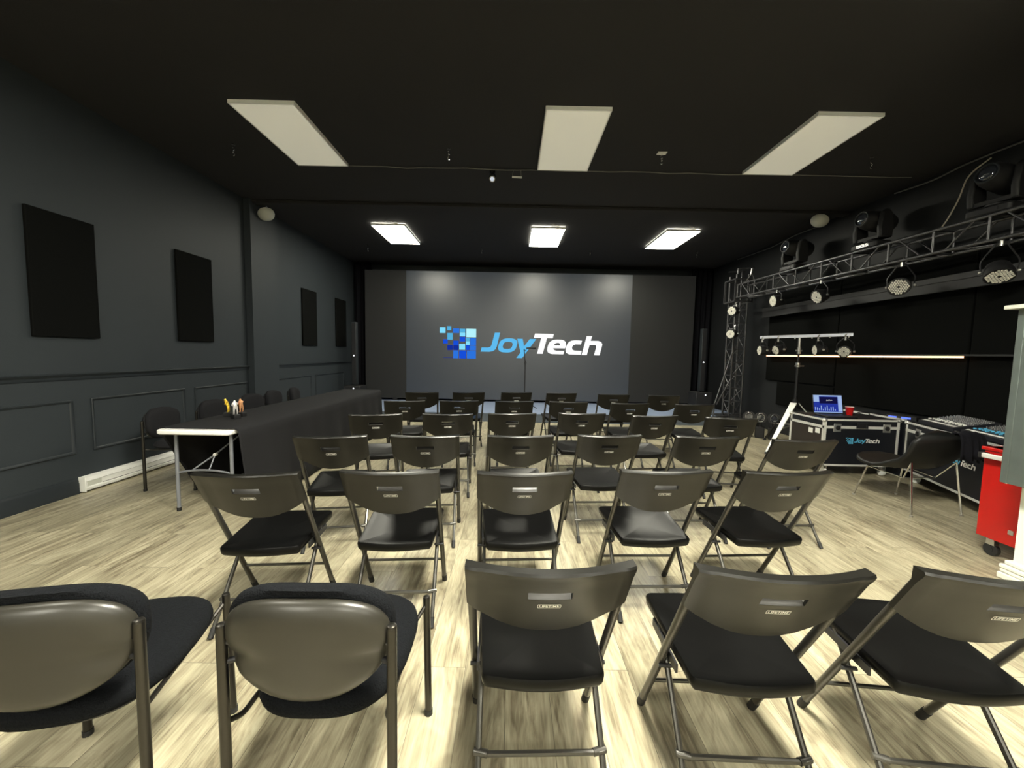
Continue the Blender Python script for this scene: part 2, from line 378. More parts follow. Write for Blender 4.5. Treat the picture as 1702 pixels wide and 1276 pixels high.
for i, x in enumerate((-2.641, 0.267, 2.765)):
    panel(x, 3.782, 1.2, M['panel_glow'], ('%s faintly glowing cream rectangular light panel in the ceiling row nearest the viewer' % side[i]), 'cream ceiling panels')
for i, x in enumerate((-2.553, 0.307, 2.719)):
    panel(x, 7.19, 1.2, M['lamp_on'], ('%s brightly lit ceiling panel in the row before the stage screen' % side[i]), 'lit ceiling panels by the stage', wire=True)
for i, x in enumerate((-2.6, 0.28, 2.74)):
    panel(x, 0.37, 1.2, M['lamp_near' if i == 1 else 'lamp_side'], ('%s lit ceiling panel straight above the front-most seats' % side[i]), 'lit ceiling panels above the viewer')
    panel(x, -3.04, 1.2, M['lamp_entry'], ('%s lit ceiling panel at the entrance end of the room' % side[i]), 'lit ceiling panels at the entrance end')

# ---------------------------------------------------------------- stage and LED wall
struct('floor_stage', box(XL + 0.02, 4.95, 8.12, YB, 0, 0.17), 'stage_edge')
struct('floor_stage_carpet', box(XL + 0.02, 4.95, 8.10, YB, 0.17, 0.185), 'stage')
def drape(name, label, x0, x1, y, z0, z1, seed):
    rnd = random.Random(seed); mb = MB(); n = 60; ph = rnd.random() * 6
    zs = [z0, z0 + 0.6, (z0 + z1) / 2, z1 - 0.3, z1]
    vs = []
    for j, z in enumerate(zs):
        a = 0.035 * (1.0 if j < 3 else 0.6)
        for i in range(n + 1):
            t = i / n; vs.append((x0 + (x1 - x0) * t, y + a * math.sin(t * 2 * PI * (x1 - x0) / 0.13 + ph + 0.4 * math.sin(z)), z))
    m = n + 1
    mb.add(vs, [(j * m + i, j * m + i + 1, (j + 1) * m + i + 1, (j + 1) * m + i) for j in range(len(zs) - 1) for i in range(n)])
    o = mb.build(name, 'curtain', None); sm = o.modifiers.new('solid', 'SOLIDIFY'); sm.thickness = 0.006
    tag(o, label, 'curtain', 'black drapes beside the screen'); return o
drape('stage_curtain', 'black floor-length drape on the left of the large stage screen', -4.06, -3.60, 10.25, 0.19, 3.66, 1)
drape('stage_curtain', 'black floor-length drape on the right of the large stage screen', 4.56, 5.10, 10.25, 0.19, 3.66, 2)
SY = 10.0
scr = thing('led_video_wall', 'huge dark screen at the back of the stage showing the JoyTech logo', 'screen', (0.44, SY, 0.185))
def sx(x): return x - 0.44
MB().box(sx(-3.70), sx(4.56), 0.012, 0.10, 0.055, 3.255).build('cabinet', 'black', scr)
MB().box(sx(-2.667), sx(2.98), 0.0, 0.012, 0.06, 3.25).build('display_panel', 'scr_mid', scr, label='slightly brighter middle area of the screen')
MB().box(sx(-3.70), sx(-2.669), 0.0, 0.012, 0.06, 3.25).build('display_panel', 'scr_side', scr, label='darker left strip of the screen')
MB().box(sx(2.982), sx(4.56), 0.0, 0.012, 0.06, 3.25).build('display_panel', 'scr_side', scr, label='darker right strip of the screen')
mb = MB()
for x in (-3.4, -1.8, 0.0, 1.8, 3.4): mb.box(x - 0.06, x + 0.06, 0.01, 0.3, 0, 0.06)
mb.build('support_foot', 'black_metal', scr)

# the JoyTech mark: loops in a 2D frame, x right, y down (units of the sign)
def arc(cx, cy, rx, ry, a0, a1, n=12, p=2.6, sk=0.0):
    out = []
    for k in range(n + 1):
        a = R(a0 + (a1 - a0) * k / n); c, s_ = math.cos(a), math.sin(a)
        x = rx * math.copysign(abs(c) ** (2 / p), c); y = ry * math.copysign(abs(s_) ** (2 / p), s_)
        out.append((cx + x - sk * y, cy + y))
    return out
SK = 0.24
def logo_letters():
    cy_, wh = [], []
    cy_.append([[(642, 163), (684, 163), (660, 270), (648, 298), (628, 313), (600, 318), (528, 318), (537, 284), (590, 284), (606, 278), (615, 266)]])
    cy_.append([arc(747, 264, 74, 57, 0, 360, 36, 2.8, SK)[:-1], arc(747, 264, 38, 29, 0, 360, 30, 2.8, SK)[:-1]])
    cy_.append([[(824, 208), (868, 208), (880, 268), (926, 208), (978, 208), (866, 364), (818, 364), (852, 320)]])
    wh.append([[(966, 164), (1119, 166), (1110, 200), (1064, 200), (1032, 326), (986, 326), (1017, 199), (957, 199)]])
    # e
    o = arc(1143, 268, 72, 59, 8, -262, 34, 2.8, SK)
    wh.append([o + [(1200, 327), (1206, 300), (1140, 300), (1122, 292), (1116, 279), (1213, 279)],
               [(1120, 257), (1128, 243), (1145, 236), (1160, 236), (1170, 242), (1171, 257)]])
    # c
    wh.append([[(1348, 214)] + arc(1292, 270, 72, 58, 285, 105, 22, 2.8, SK)[0:] + [(1340, 328), (1348, 297), (1290, 296), (1272, 288), (1268, 270), (1276, 253), (1296, 245), (1340, 245)]])
    # h
    wh.append([[(1385, 176), (1429, 176), (1417, 214), (1480, 214), (1503, 222), (1513, 240), (1510, 258), (1493, 330), (1448, 330), (1464, 266), (1462, 252), (1450, 247), (1410, 247), (1390, 330), (1347, 330)]])
    return cy_, wh
ICON = [(197, 128, 243, 174, 'i_light'), (256, 118, 290, 152, 'i_cyan'), (303, 135, 354, 172, 'i_mid'), (358, 138, 403, 165, 'i_cyan'), (358, 167, 403, 198, 'i_light'),
        (412, 137, 491, 204, 'i_pale'), (258, 173, 302, 227, 'i_cyan'), (358, 202, 403, 240, 'i_blue'), (408, 208, 440, 234, 'i_cyan'), (443, 208, 491, 268, 'i_mid'),
        (408, 236, 440, 266, 'i_light'), (225, 224, 262, 258, 'i_blue'), (307, 233, 350, 270, 'i_blue'), (258, 268, 303, 310, 'i_deep'), (355, 258, 403, 306, 'i_light'),
        (408, 268, 439, 308, 'i_blue'), (442, 271, 491, 310, 'i_mid'), (307, 312, 350, 376, 'i_mid'), (307, 272, 351, 309, 'i_deep'), (355, 312, 413, 376, 'i_blue'),
        (418, 313, 491, 376, 'i_mid'), (228, 369, 303, 373, 'i_deep')]
def logo(parent, ox, oz, s, y, emissive=True):
    """ox, oz = centre; s = metres per unit; stands in the local XZ plane facing -Y"""
    def put(mb, yy): mb.v = [Vector((ox + (v.x - 850) * s, yy, oz - (v.y - 248) * s)) for v in mb.v]; return mb
    CY, WH = logo_letters()
    a = MB(); b = MB()
    for lp in CY: a.merge(poly_mb(lp))
    for lp in WH: b.merge(poly_mb(lp))
    put(a, y).build('lettering', 'g_cyan' if emissive else 'print_cyan', parent, label='light blue letters Joy')
    put(b, y).build('lettering', 'g_white' if emissive else 'logo_white', parent, label='white letters Tech')
    groups = {}
    for x0, y0, x1, y1, m in ICON: groups.setdefault(m if emissive else 'print_cyan', []).append((x0, y0, x1, y1))
    ic = MB(); mats = []; idx = []
    for m, rs in groups.items():
        mats.append(M[m])
        for r in rs:
            g = 2 if not emissive else 0
            ic.add([(r[0] + g, r[1] + g, 0), (r[2] - g, r[1] + g, 0), (r[2] - g, r[3] - g, 0), (r[0] + g, r[3] - g, 0)], [(0, 1, 2, 3)]); idx.append(len(mats) - 1)
    o = put(ic, y).build('pixel_square_emblem', mats[0], parent, smooth=0, label='emblem of blue squares')
    for m in mats[1:]: o.data.materials.append(m)
    for p, i in zip(o.data.polygons, idx): p.material_index = i
logo(scr, sx(0.212), 1.677 - 0.185, 0.00312, -0.003)

# microphone stand
ms = thing('microphone_stand', 'black microphone on a tripod boom stand at the centre of the stage', 'microphone stand', (0.30, 8.75, 0.185))
MB().cyl((0, 0, 0.12), (0, 0, 1.05), 0.014).cyl((0, 0, 0.75), (0, 0, 1.0), 0.013).build('pole', 'black_metal', ms)
for a in (20, 140, 260):
    MB().cyl((0, 0, 0.20), (0.30 * math.cos(R(a)), 0.30 * math.sin(R(a)), 0.012), 0.008).build('leg', 'black_metal', ms)
MB().cyl((0, 0, 0.98), (0, 0, 1.08), 0.018).cyl((-0.03, 0, 1.04), (0.03, 0, 1.04), 0.014).build('clamp', 'black_metal', ms)
MB().cyl((0, 0, 1.03), (-0.03, -0.02, 1.34), 0.011).tube([(-0.03, -0.02, 1.33), (0.0, -0.02, 1.30), (0.03, -0.03, 1.36)], 0.006, fillet=0.02).build('boom_arm', 'black_metal', ms)
MB().cyl((0.02, -0.03, 1.36), (0.17, -0.05, 1.372), 0.018, 0.026).cyl((0.17, -0.05, 1.372), (0.23, -0.056, 1.376), 0.034, 0.030).build('microphone', 'black', ms)

# slim column loudspeakers each side
def column_speaker(x, y, label, zc0):
    t = thing('column_loudspeaker', label, 'loudspeaker', (x, y, 0.185), 0, 'slim column loudspeakers flanking the screen')
    MB().box(-0.19, 0.19, -0.19, 0.22, 0, 0.42).build('subwoofer_box', 'black', t, 0.012)
    MB().cyl((0, 0.02, 0.42), (0, 0.02, zc0 + 0.05), 0.018).build('spacer_pole', 'black_metal', t)
    MB().box(-0.055, 0.055, -0.06, 0.06, zc0, 1.90).build('column_array', 'trim', t, 0.008)
    MB().box(-0.045, 0.045, -0.063, -0.058, zc0 + 0.03, 1.87).build('grille', 'black_metal', t)
    MB().cyl((0, -0.068, 1.12), (0, -0.060, 1.12), 0.012).build('indicator_lamp', 'tiny_led', t)
    MB().cyl((0.03, -0.197, 0.36), (0.03, -0.19, 0.36), 0.012).build('indicator_lamp', 'tiny_led', t)
    return t
column_speaker(-3.69, 9.3, 'slim black column loudspeaker by the drape left of the screen', 0.44)
column_speaker(4.49, 9.3, 'slim black column loudspeaker by the drape right of the screen', 0.44)

# ---------------------------------------------------------------- folding chair
def folding_chair():
    t = thing('folding_chair', 'chair', 'chair')
    def lean(z): return max(0.0, (0.815 - z) * 0.555)
    def tube_pt(sx_, z): return Vector((sx_ * 0.222, lean(z) + 0.006, z))
    for s in (-1, 1):
        a = tube_pt(s, 0.80); b = Vector((s * 0.222, 0.452, 0.012))
        lg = MB().tube([a, b], 0.0135, 12).build('front_leg', 'frame', t)
        d = (b - a).normalized()
        MB().cyl(b - d * 0.045, b + d * 0.010, 0.0155).build('foot_cap', 'rubber', lg)
        A = Vector((s * 0.196, 0.345, 0.415)); B = Vector((s * 0.200, 0.022, 0.012))
        lg = MB().tube([A, B], 0.0105, 10).build('rear_leg', 'frame', t)
        d = (B - A).normalized()
        MB().cyl(B - d * 0.04, B + d * 0.008, 0.0125).build('foot_cap', 'rubber', lg)
    MB().tube([(-0.207, 0.120, 0.140), (-0.19, 0.115, 0.140), (0.19, 0.115, 0.140), (0.207, 0.120, 0.140)], 0.0085, 8).cyl((-0.212, 0.126, 0.140), (-0.17, 0.115, 0.140), 0.0115).cyl((0.212, 0.126, 0.140), (0.17, 0.115, 0.140), 0.0115).build('crossbar', 'frame', t)
    MB().cyl((-0.222, 0.352, 0.192), (0.222, 0.352, 0.192), 0.0075).build('crossbar', 'frame', t)
    # hinge brackets below the seat
    for s in (-1, 1):
        MB().box(s * 0.205 - 0.004, s * 0.205 + 0.004, 0.17, 0.40, 0.375, 0.405).cyl((s * 0.185, 0.25, 0.335), (s * 0.235, 0.25, 0.335), 0.007).build('hinge_bracket', 'black_metal', t)
    # seat
    n = 9; pts = []
    def edge(p, q, bulge, nx, ny, k=8):
        out = []
        for i in range(k):
            u = i / k; f = 4 * u * (1 - u) * bulge; out.append((p[0] + (q[0] - p[0]) * u + nx * f, p[1] + (q[1] - p[1]) * u + ny * f))
        return out
    bl, brr, fr, fl = (-0.193, 0.085), (0.193, 0.085), (0.213, 0.500), (-0.213, 0.500)
    def corner(c, a0, r=0.022):
        return [(c[0] + r * math.cos(R(a0 + 90 * k / 3)), c[1] + r * math.sin(R(a0 + 90 * k / 3))) for k in range(4)]
    ol = corner((bl[0] + .022, bl[1] + .022), 180) + edge((bl[0] + .03, bl[1]), (brr[0] - .03, brr[1]), 0.020, 0, -1)[1:] + corner((brr[0] - .022, brr[1] + .022), 270) \
        + corner((fr[0] - .022, fr[1] - .022), 0) + edge((fr[0] - .03, fr[1]), (fl[0] + .03, fl[1]), 0.008, 0, 1)[1:] + corner((fl[0] + .022, fl[1] - .022), 90)
    sb = MB(); sb.slab(ol, [(0.030, -0.040), (0.012, -0.043), (0.003, -0.030), (0.0, -0.006), (0.005, 0.002), (0.014, 0.002), (0.014, -0.002, 0.88), (0.014, -0.008, 0.66), (0.014, -0.012, 0.40), (0.014, -0.013, 0.15)])
    sb.v = [Vector((v.x, v.y, v.z + 0.425 + (v.y - 0.09) * 0.045)) for v in sb.v]
    sb.build('seat', 'seat_plastic', t, smooth=50)
    # backrest grid
    us = [-1, -.965, -.90, -.84, -.80, -.62, -.42, -.262, -.262, -.13, 0, .13, .262, .262, .42, .62, .80, .84, .90, .965, 1]
    us = [-1, -.965, -.90, -.84, -.80, -.62, -.42, -.262, -.13, 0, .13, .262, .42, .62, .80, .84, .90, .965, 1]
    def zrow(u):
        zb = 0.580 + 0.092 * abs(u) ** 2.3
        top = 0.832
        return [zb, zb * 0.66 + 0.712 * 0.34, 0.690 * 0.8 + zb * 0.2, 0.729, 0.757, 0.790, 0.813, 0.825, top]
    def back(u, z, k):
        x = u * 0.237 + 0.0
        y = lean(z) - 0.052 * (1 - u * u)
        y -= 0.007 * min(1.0, max(0.0, (abs(u) - 0.78) / 0.10))
        y -= (0, 0, 0, 0, 0, 0, 0.004, 0.009, 0.005)[k]
        return Vector((x, y, z))
    nb = 9; nu = len(us); vs = []; fs = []
    slot = {(i, 3) for i in range(7, 11)}
    for i, u in enumerate(us):
        for k, z in enumerate(zrow(u)): vs.append(back(u, z, k))
    off = len(vs)
    for i, u in enumerate(us):
        for k, z in enumerate(zrow(u)):
            p = Vector((u * 0.237, lean(z) - 0.052 * (1 - u * u) + (0.010 if k < 6 else 0.022), z + (0.0 if k < 8 else 0.001)))
            vs.append(p)
    def q(i, k): return i * nb + k
    for i in range(nu - 1):
        for k in range(nb - 1):
            if (i, k) in slot: continue
            fs.append((q(i, k), q(i + 1, k), q(i + 1, k + 1), q(i, k + 1)))
            fs.append((off + q(i, k), off + q(i, k + 1), off + q(i + 1, k + 1), off + q(i + 1, k)))
        fs.append((q(i, nb - 1), q(i + 1, nb - 1), off + q(i + 1, nb - 1), off + q(i, nb - 1)))
        fs.append((q(i, 0), off + q(i, 0), off + q(i + 1, 0), q(i + 1, 0)))
    for i in (0, nu - 1):
        for k in range(nb - 1): fs.append((q(i, k), q(i, k + 1), off + q(i, k + 1), off + q(i, k)))
    for i in range(7, 11):   # slot rims top and bottom
        fs.append((q(i, 3), q(i + 1, 3), off + q(i + 1, 3), off + q(i, 3)))
        fs.append((q(i, 4), off + q(i, 4), off + q(i + 1, 4), q(i + 1, 4)))
    for i in (7, 11): fs.append((q(i, 3), off + q(i, 3), off + q(i, 4), q(i, 4)))
    bk = MB().add(vs, fs).build('backrest', 'plastic', t, smooth=42)
    # scooped hand grip inside the slot
    g = MB(); gv = []; gn = 10
    for i in range(gn + 1):
        u = -0.255 + 0.51 * i / gn; x = u * 0.237; y0 = -0.052 * (1 - u * u)
        for z, dy in ((0.728, 0.000), (0.733, 0.008), (0.745, 0.022), (0.749, 0.030)): gv.append((x, lean(z) + y0 + dy, z))
    g.add(gv, [(i * 4 + k, (i + 1) * 4 + k, (i + 1) * 4 + k + 1, i * 4 + k + 1) for i in range(gn) for k in range(3)])
    g.build('hand_grip', 'frame_grip', bk)
    # maker's plate with lettering, raised off the curved back
    tm = text_mb('LIFETIME', 0.0150, 0, 0, 0.0003)
    tm.v = [Vector((v.x * 1.0, v.y, 0)) for v in tm.v]
    w = max(v.x for v in tm.v)
    tm.v = [Vector((v.x * 0.0285 / w, v.y, 0)) for v in tm.v]
    hx = [(-0.0335, -0.0045), (-0.0320, -0.0082), (0.0320, -0.0082), (0.0335, -0.0045), (0.0335, 0.0045), (0.0320, 0.0082), (-0.0320, 0.0082), (-0.0335, 0.0045)]
    inner = [(x * 0.955, y * 0.83) for x, y in hx]
    tm.merge(poly_mb([hx, inner]))
    out = []
    for v in tm.v:
        z = 0.701 + v.y * 0.97; u = v.x / 0.237
        out.append(Vector((v.x, lean(z) - 0.052 * (1 - u * u) - 0.0022, z)))
    tm.v = out; tm.build('logo', 'logo_white', bk, label='small white LIFETIME logo in a white outline')
    return t
M['frame_grip'] = mat('grip_plastic', (0.018, 0.017, 0.015), 0.35)
proto = folding_chair()
kids = kid_map()
# rows: (description, [(x_left, y_left, x_right, y_right)...]) back-top corners as surveyed in the room
ROWS = [
 ('in the closest row', [(-.113, 1.036, .352, 1.051), (.523, 1.042, .998, 1.028), (1.150, 1.047, 1.62, 1.00)],
  ['first folding chair right of the two upholstered chairs', 'middle folding chair', 'rightmost folding chair, cut by the photo edge']),
 ('in the second row from the viewer', [(-1.456, 1.784, -1.012, 1.821), (-.817, 1.862, -.35, 1.892), (-.152, 1.884, .307, 1.913), (.574, 1.960, 1.035, 1.979), (1.210, 1.978, 1.68, 2.010)], None),
 ('in the third row from the viewer', [(-1.437, 2.60, -1.005, 2.674), (-.816, 2.691, -.372, 2.732), (-.158, 2.751, .311, 2.794), (.502, 2.83, .961, 2.86), (1.219, 2.86, 1.697, 2.87), (1.90, 2.80, 2.38, 2.816)], None),
 ('in the fourth row from the viewer', [(-1.445, 3.56, -1.05, 3.65), (-.826, 3.68, -.367, 3.737), (-.221, 3.793, .256, 3.854), (.472, 3.90, .966, 3.93), (1.176, 3.813, 1.678, 3.874), (1.938, 3.82, 2.357, 3.76)], None),
 ('in the second row from the stage', [(-1.483, 4.60, -1.041, 4.70), (-.866, 4.73, -.393, 4.80), (-.2, 4.80, .289, 4.85), (.478, 4.86, .957, 4.85), (1.235, 4.82, 1.714, 4.83), (2.028, 4.83, 2.518, 4.83)], None),
 ('in the row nearest the stage', [(-1.521, 5.66, -1.069, 5.74), (-.864, 5.78, -.392, 5.87), (-.168, 5.92, .337, 6.0), (.526, 5.97, 1.027, 6.04), (1.305, 5.93, 1.807, 5.93), (2.057, 5.89, 2.556, 5.89)], None)]
N6 = ['leftmost', 'second from left', 'third from left', 'third from right', 'second from right', 'rightmost']
N5 = ['leftmost', 'second from left', 'middle', 'second from right', 'rightmost']
first = True
for desc, items, names in ROWS:
    for i, (xa, ya, xb, yb) in enumerate(items):
        c = proto if first else copy_tree(proto, kids); first = False
        c.location = ((xa + xb) / 2, (ya + yb) / 2 + 0.008, 0)
        c.rotation_euler = (0, 0, math.atan2(yb - ya, xb - xa))
        if names: lab = 'black plastic ' + names[i].replace('folding chair', 'folding chair', 1) + ' ' + desc
        else:
            nm = (N6 if len(items) == 6 else N5)[i]
            lab = '%s black plastic folding chair %s' % (nm, desc)
        if names: lab = names[i] + ' ' + desc + ', black plastic'
        tag(c, lab, 'chair', 'folding chairs set out in rows')

# ---------------------------------------------------------------- upholstered stacking chairs
def shell_outline(k=1.0, grow=0.0, n=44, top=0.0):
    pts = []
    for i in range(n):
        a = 2 * PI * i / n; c, s_ = math.cos(a), math.sin(a)
        p = 2.7 if s_ > 0 else 2.25
        x = 0.215 * math.copysign(abs(c) ** (2 / p), c); z = (0.118 if s_ > 0 else 0.165) * math.copysign(abs(s_) ** (2 / p), s_)
        if s_ < 0: x *= 1 - 0.12 * (abs(s_) ** 2)
        pts.append(((x) * k + math.copysign(grow, x) * (abs(c) ** 0.5), z * k + grow * s_ + (top if s_ > 0 else 0)))
    return pts
def upholstered_chair(fab='fabric', shell='shell', tube='darkframe'):
    t = thing('upholstered_chair', 'chair', 'chair')
    W = 0.222
    for s in (-1, 1):
        lg = MB().tube([(s * W, 0.0, 0.012), (s * W, 0.0, 0.684)], 0.0135, 12).build('leg', tube, t)
        MB().lathe([(0.0135, 0.684), (0.012, 0.690), (0.006, 0.693)], 12, Matrix.Translation((s * W, 0, 0))).build('tube_cap', tube, lg)
        MB().cyl((s * W, 0, 0), (s * W, 0, 0.02), 0.016).build('foot_cap', 'rubber', lg)
        lg = MB().tube([(s * (W + 0.012), 0.452, 0.012), (s * (W + 0.004), 0.445, 0.478)], 0.0135, 12).build('leg', tube, t)
        MB().cyl((s * (W + 0.012), 0.452, 0), (s * (W + 0.012), 0.452, 0.02), 0.016).build('foot_cap', 'rubber', lg)
        MB().lathe([(0.0135, 0.478), (0.012, 0.484), (0.006, 0.487)], 12, Matrix.Translation((s * (W + 0.004), 0.445, 0))).build('tube_cap', tube, lg)
        MB().tube([(s * W, 0.0, 0.415), (s * 0.197, 0.035, 0.405), (s * 0.19, 0.40, 0.405), (s * (W + 0.004), 0.445, 0.455)], 0.0075, 8, fillet=0.015).build('seat_rail', tube, t)
    # seat cushion: rounded, broad in front
    ol = []
    for i in range(48):
        a = 2 * PI * i / 48; c, s_ = math.cos(a), math.sin(a); p = 2.8
        x = 0.225 * math.copysign(abs(c) ** (2 / p), c); y = 0.255 * math.copysign(abs(s_) ** (2 / p), s_)
        ol.append((x * (1 - 0.07 * (0.5 - s_ / 2)), y + 0.255))
    sc = MB(); sc.slab(ol, [(0.02, 0.412), (0.004, 0.420), (0, 0.435), (0.004, 0.453), (0.018, 0.466), (0.018, 0.475, 0.86), (0.018, 0.479, 0.6), (0.018, 0.480, 0.3)])
    sc.build('seat_cushion', fab, t, smooth=60)
    # seat pan underneath
    sp = MB(); sp.slab(ol, [(0.05, 0.395), (0.03, 0.398), (0.015, 0.414)]); sp.build('seat_pan', 'rubber', t, smooth=60)
    # back shell (faces -Y) and padded front
    zc = 0.655
    sh = MB(); sh.slab(shell_outline(), [(0.0, 0.010), (-0.002, 0.0), (0.002, -0.010), (0.012, -0.018), (0.012, -0.024, 0.93), (0.012, -0.028, 0.84), (0.012, -0.030, 0.74), (0.012, -0.0315, 0.64), (0.012, -0.032, 0.52), (0.012, -0.0325, 0.4), (0.012, -0.033, 0.2)], axis='y')
    for i, v in enumerate(sh.v):
        bow = -0.030 * (1 - (v.x / 0.22) ** 2)          # wraps round the sitter
        cr = 0.0
        for s in (-1, 1):                                # moulded dents where the posts hold the shell
            dx = (v.x - s * 0.185) / 0.060; dz = (v.z + 0.050 - 0.010 * abs(dx)) / 0.024
            cr += 0.020 * math.exp(-dx * dx - dz * dz)
        sh.v[i] = Vector((v.x, v.y + bow + cr + 0.010 + (zc + v.z - 0.655) * -0.06, v.z + zc))
    sh.build('back_shell', shell, t, smooth=60)
    cu = MB(); cu.slab(shell_outline(1.0, 0.004, top=0.018), [(0.012, 0.012), (0.0, 0.020), (-0.003, 0.040), (0.004, 0.058), (0.022, 0.070), (0.022, 0.076, 0.8), (0.022, 0.078, 0.5), (0.022, 0.078, 0.2)], axis='y')
    for i, v in enumerate(cu.v):
        bow = -0.030 * (1 - (v.x / 0.22) ** 2); roll = -0.020 * max(0, (v.z - 0.125) / 0.03) * (1 if v.y < 0.045 else 0.3)
        cu.v[i] = Vector((v.x, v.y + bow + 0.006 + roll + v.z * -0.06, v.z + zc))
    cu.build('back_cushion', fab, t, smooth=60)
    for s in (-1, 1):
        MB().cyl((s * 0.20, 0.012, 0.64), (s * (W), 0.0, 0.64), 0.010).cyl((s * 0.195, 0.012, 0.585), (s * W, 0.0, 0.585), 0.008).build('back_bracket', 'black_metal', t)
    return t
uc = upholstered_chair()
uc.location = (-0.525, 0.985, 0); uc.rotation_euler = (0, 0, R(1.0))
tag(uc, 'black fabric chair with olive shell back at bottom left, fully in view between chairs', 'chair', 'upholstered stacking chairs at front left')
kids = kid_map()
u2 = copy_tree(uc, kids); u2.location = (-1.190, 0.945, 0); u2.rotation_euler = (0, 0, R(12.5))
tag(u2, 'black fabric chair with olive shell back cut off by the bottom left photo corner', 'chair', 'upholstered stacking chairs at front left')
uw = upholstered_chair('fabric_wall', 'black', 'darkframe')
kids = kid_map()
WL = ['upholstered black chair by the wall nearest the viewer, with its leg beside the white heater',
      'upholstered black chair by the wall behind the gold trophy, second from the viewer',
      'upholstered black chair by the wall, middle of the five behind the draped table',
      'upholstered black chair by the wall, beside the pilaster, fourth from the viewer',
      'upholstered black chair by the wall, farthest from the viewer behind the draped table']
for i, (y, a, x) in enumerate(((4.00, 82, -3.60), (4.70, 90, -3.60), (5.40, 92, -3.60), (5.92, 84, -3.62), (6.42, 76, -3.58))):
    c = uw if i == 0 else copy_tree(uw, kids)
    c.location = (x, y, 0); c.rotation_euler = (0, 0, -R(a))
    tag(c, WL[i], 'chair', 'upholstered chairs behind the draped table')

# ---------------------------------------------------------------- left side: tables, cloth, trophies, heater, panels
for i, (y0, y1) in enumerate(((3.393, 3.943), (4.880, 5.446), (7.765, 8.330), (9.235, 9.79))):
    nm = ('nearest the viewer', 'second from the viewer, before the pilaster', 'first beyond the pilaster', 'farthest, by the stage drape')[i]
    o = MB().box(XL + 0.004, XL + 0.032, y0, y1, 1.485 + 0.01 * i, 2.585 + 0.015 * i).build('acoustic_panel', 'foam', None, 0.006)
    tag(o, 'black rectangular acoustic panel on the left wall, ' + nm, 'acoustic panel', 'acoustic panels on the left wall')
h = thing('baseboard_heater', 'white electric baseboard heater along the foot of the left wall', 'heater', (XL, 3.70, 0))
prof = [(0.0, 0.02), (0.055, 0.02), (0.060, 0.03), (0.060, 0.050), (0.052, 0.056), (0.052, 0.108), (0.060, 0.112), (0.050, 0.140), (0.035, 0.150), (0.0, 0.155)]
sweep_y(prof, 0.0, 2.4).build('housing', 'heater', h)
MB().box(0.0, 0.066, -0.012, 0.0, 0.012, 0.158).build('end_cap', 'heater', h, 0.003)
MB().box(0.0, 0.066, 2.4, 2.412, 0.012, 0.158).build('end_cap', 'heater', h, 0.003)
MB().box(0.05, 0.0565, 0.16, 2.3, 0.1085, 0.122).box(0.05, 0.0535, 0.16, 2.3, 0.048, 0.060).build('air_slot', 'black', h)
MB().box(0.052, 0.054, 0.02, 0.15, 0.060, 0.104).build('cover_plate', 'offwhite', h)
MB().box(0.0, 0.03, 0.3, 0.33, 0.0, 0.02).box(0.0, 0.03, 2.0, 2.03, 0, 0.02).build('wall_bracket', 'heater', h)

def folding_table(x0, x1, y0, y1, label):
    t = thing('folding_table', label, 'table', ((x0 + x1) / 2, (y0 + y1) / 2, 0), 0, 'folding tables under the black cloth')
    hx, hy = (x1 - x0) / 2, (y1 - y0) / 2
    tb = MB(); tb.slab(rrect(-hx, hx, -hy, hy, 0.03), [(0.035, 0.694), (0.012, 0.690), (0.0, 0.700), (0.0, 0.722), (0.006, 0.730)]); tb.build('tabletop', 'table_white', t)
    for e in (-1, 1):
        y = e * (hy - 0.12); k = -e
        for s in (-1, 1):
            lg = MB().tube([(s * (hx - 0.07), y, 0.69), (s * (hx - 0.07), y, 0.012)], 0.0145, 12).build('leg', 'grey_leg', t)
            MB().cyl((s * (hx - 0.07), y, 0), (s * (hx - 0.07), y, 0.03), 0.017).build('foot_cap', 'rubber', lg)
        w = hx - 0.07; pts = [(-w + 2 * w * i / 12, y, 0.335 + 0.028 * (1 - (2 * i / 12 - 1) ** 2)) for i in range(13)]
        MB().tube(pts, 0.009, 8).build('crossbar', 'grey_leg', t)
        MB().cyl((-w * 0.45, y, 0.36), (w * 0.15, y + k * 0.08, 0.48), 0.007).cyl((w * 0.15, y + k * 0.08, 0.48), (w * 0.5, y + k * 0.5, 0.685), 0.007).cyl((w * 0.15, y + k * 0.08, 0.48), (w * 0.15, y, 0.355), 0.006).build('folding_brace', 'grey_leg', t)
        MB().cyl((w * 0.15, y + k * 0.08 - 0.012, 0.48), (w * 0.15, y + k * 0.08 + 0.012, 0.48), 0.014).build('brace_hinge', 'white', t)
    return t
TX0, TX1 = -2.93, -2.32
folding_table(TX0, TX1, 3.21, 5.03, 'white folding table with grey legs, its near end bare of the black cloth')
folding_table(TX0, TX1, 5.06, 6.86, 'folding table hidden under the far half of the black cloth')
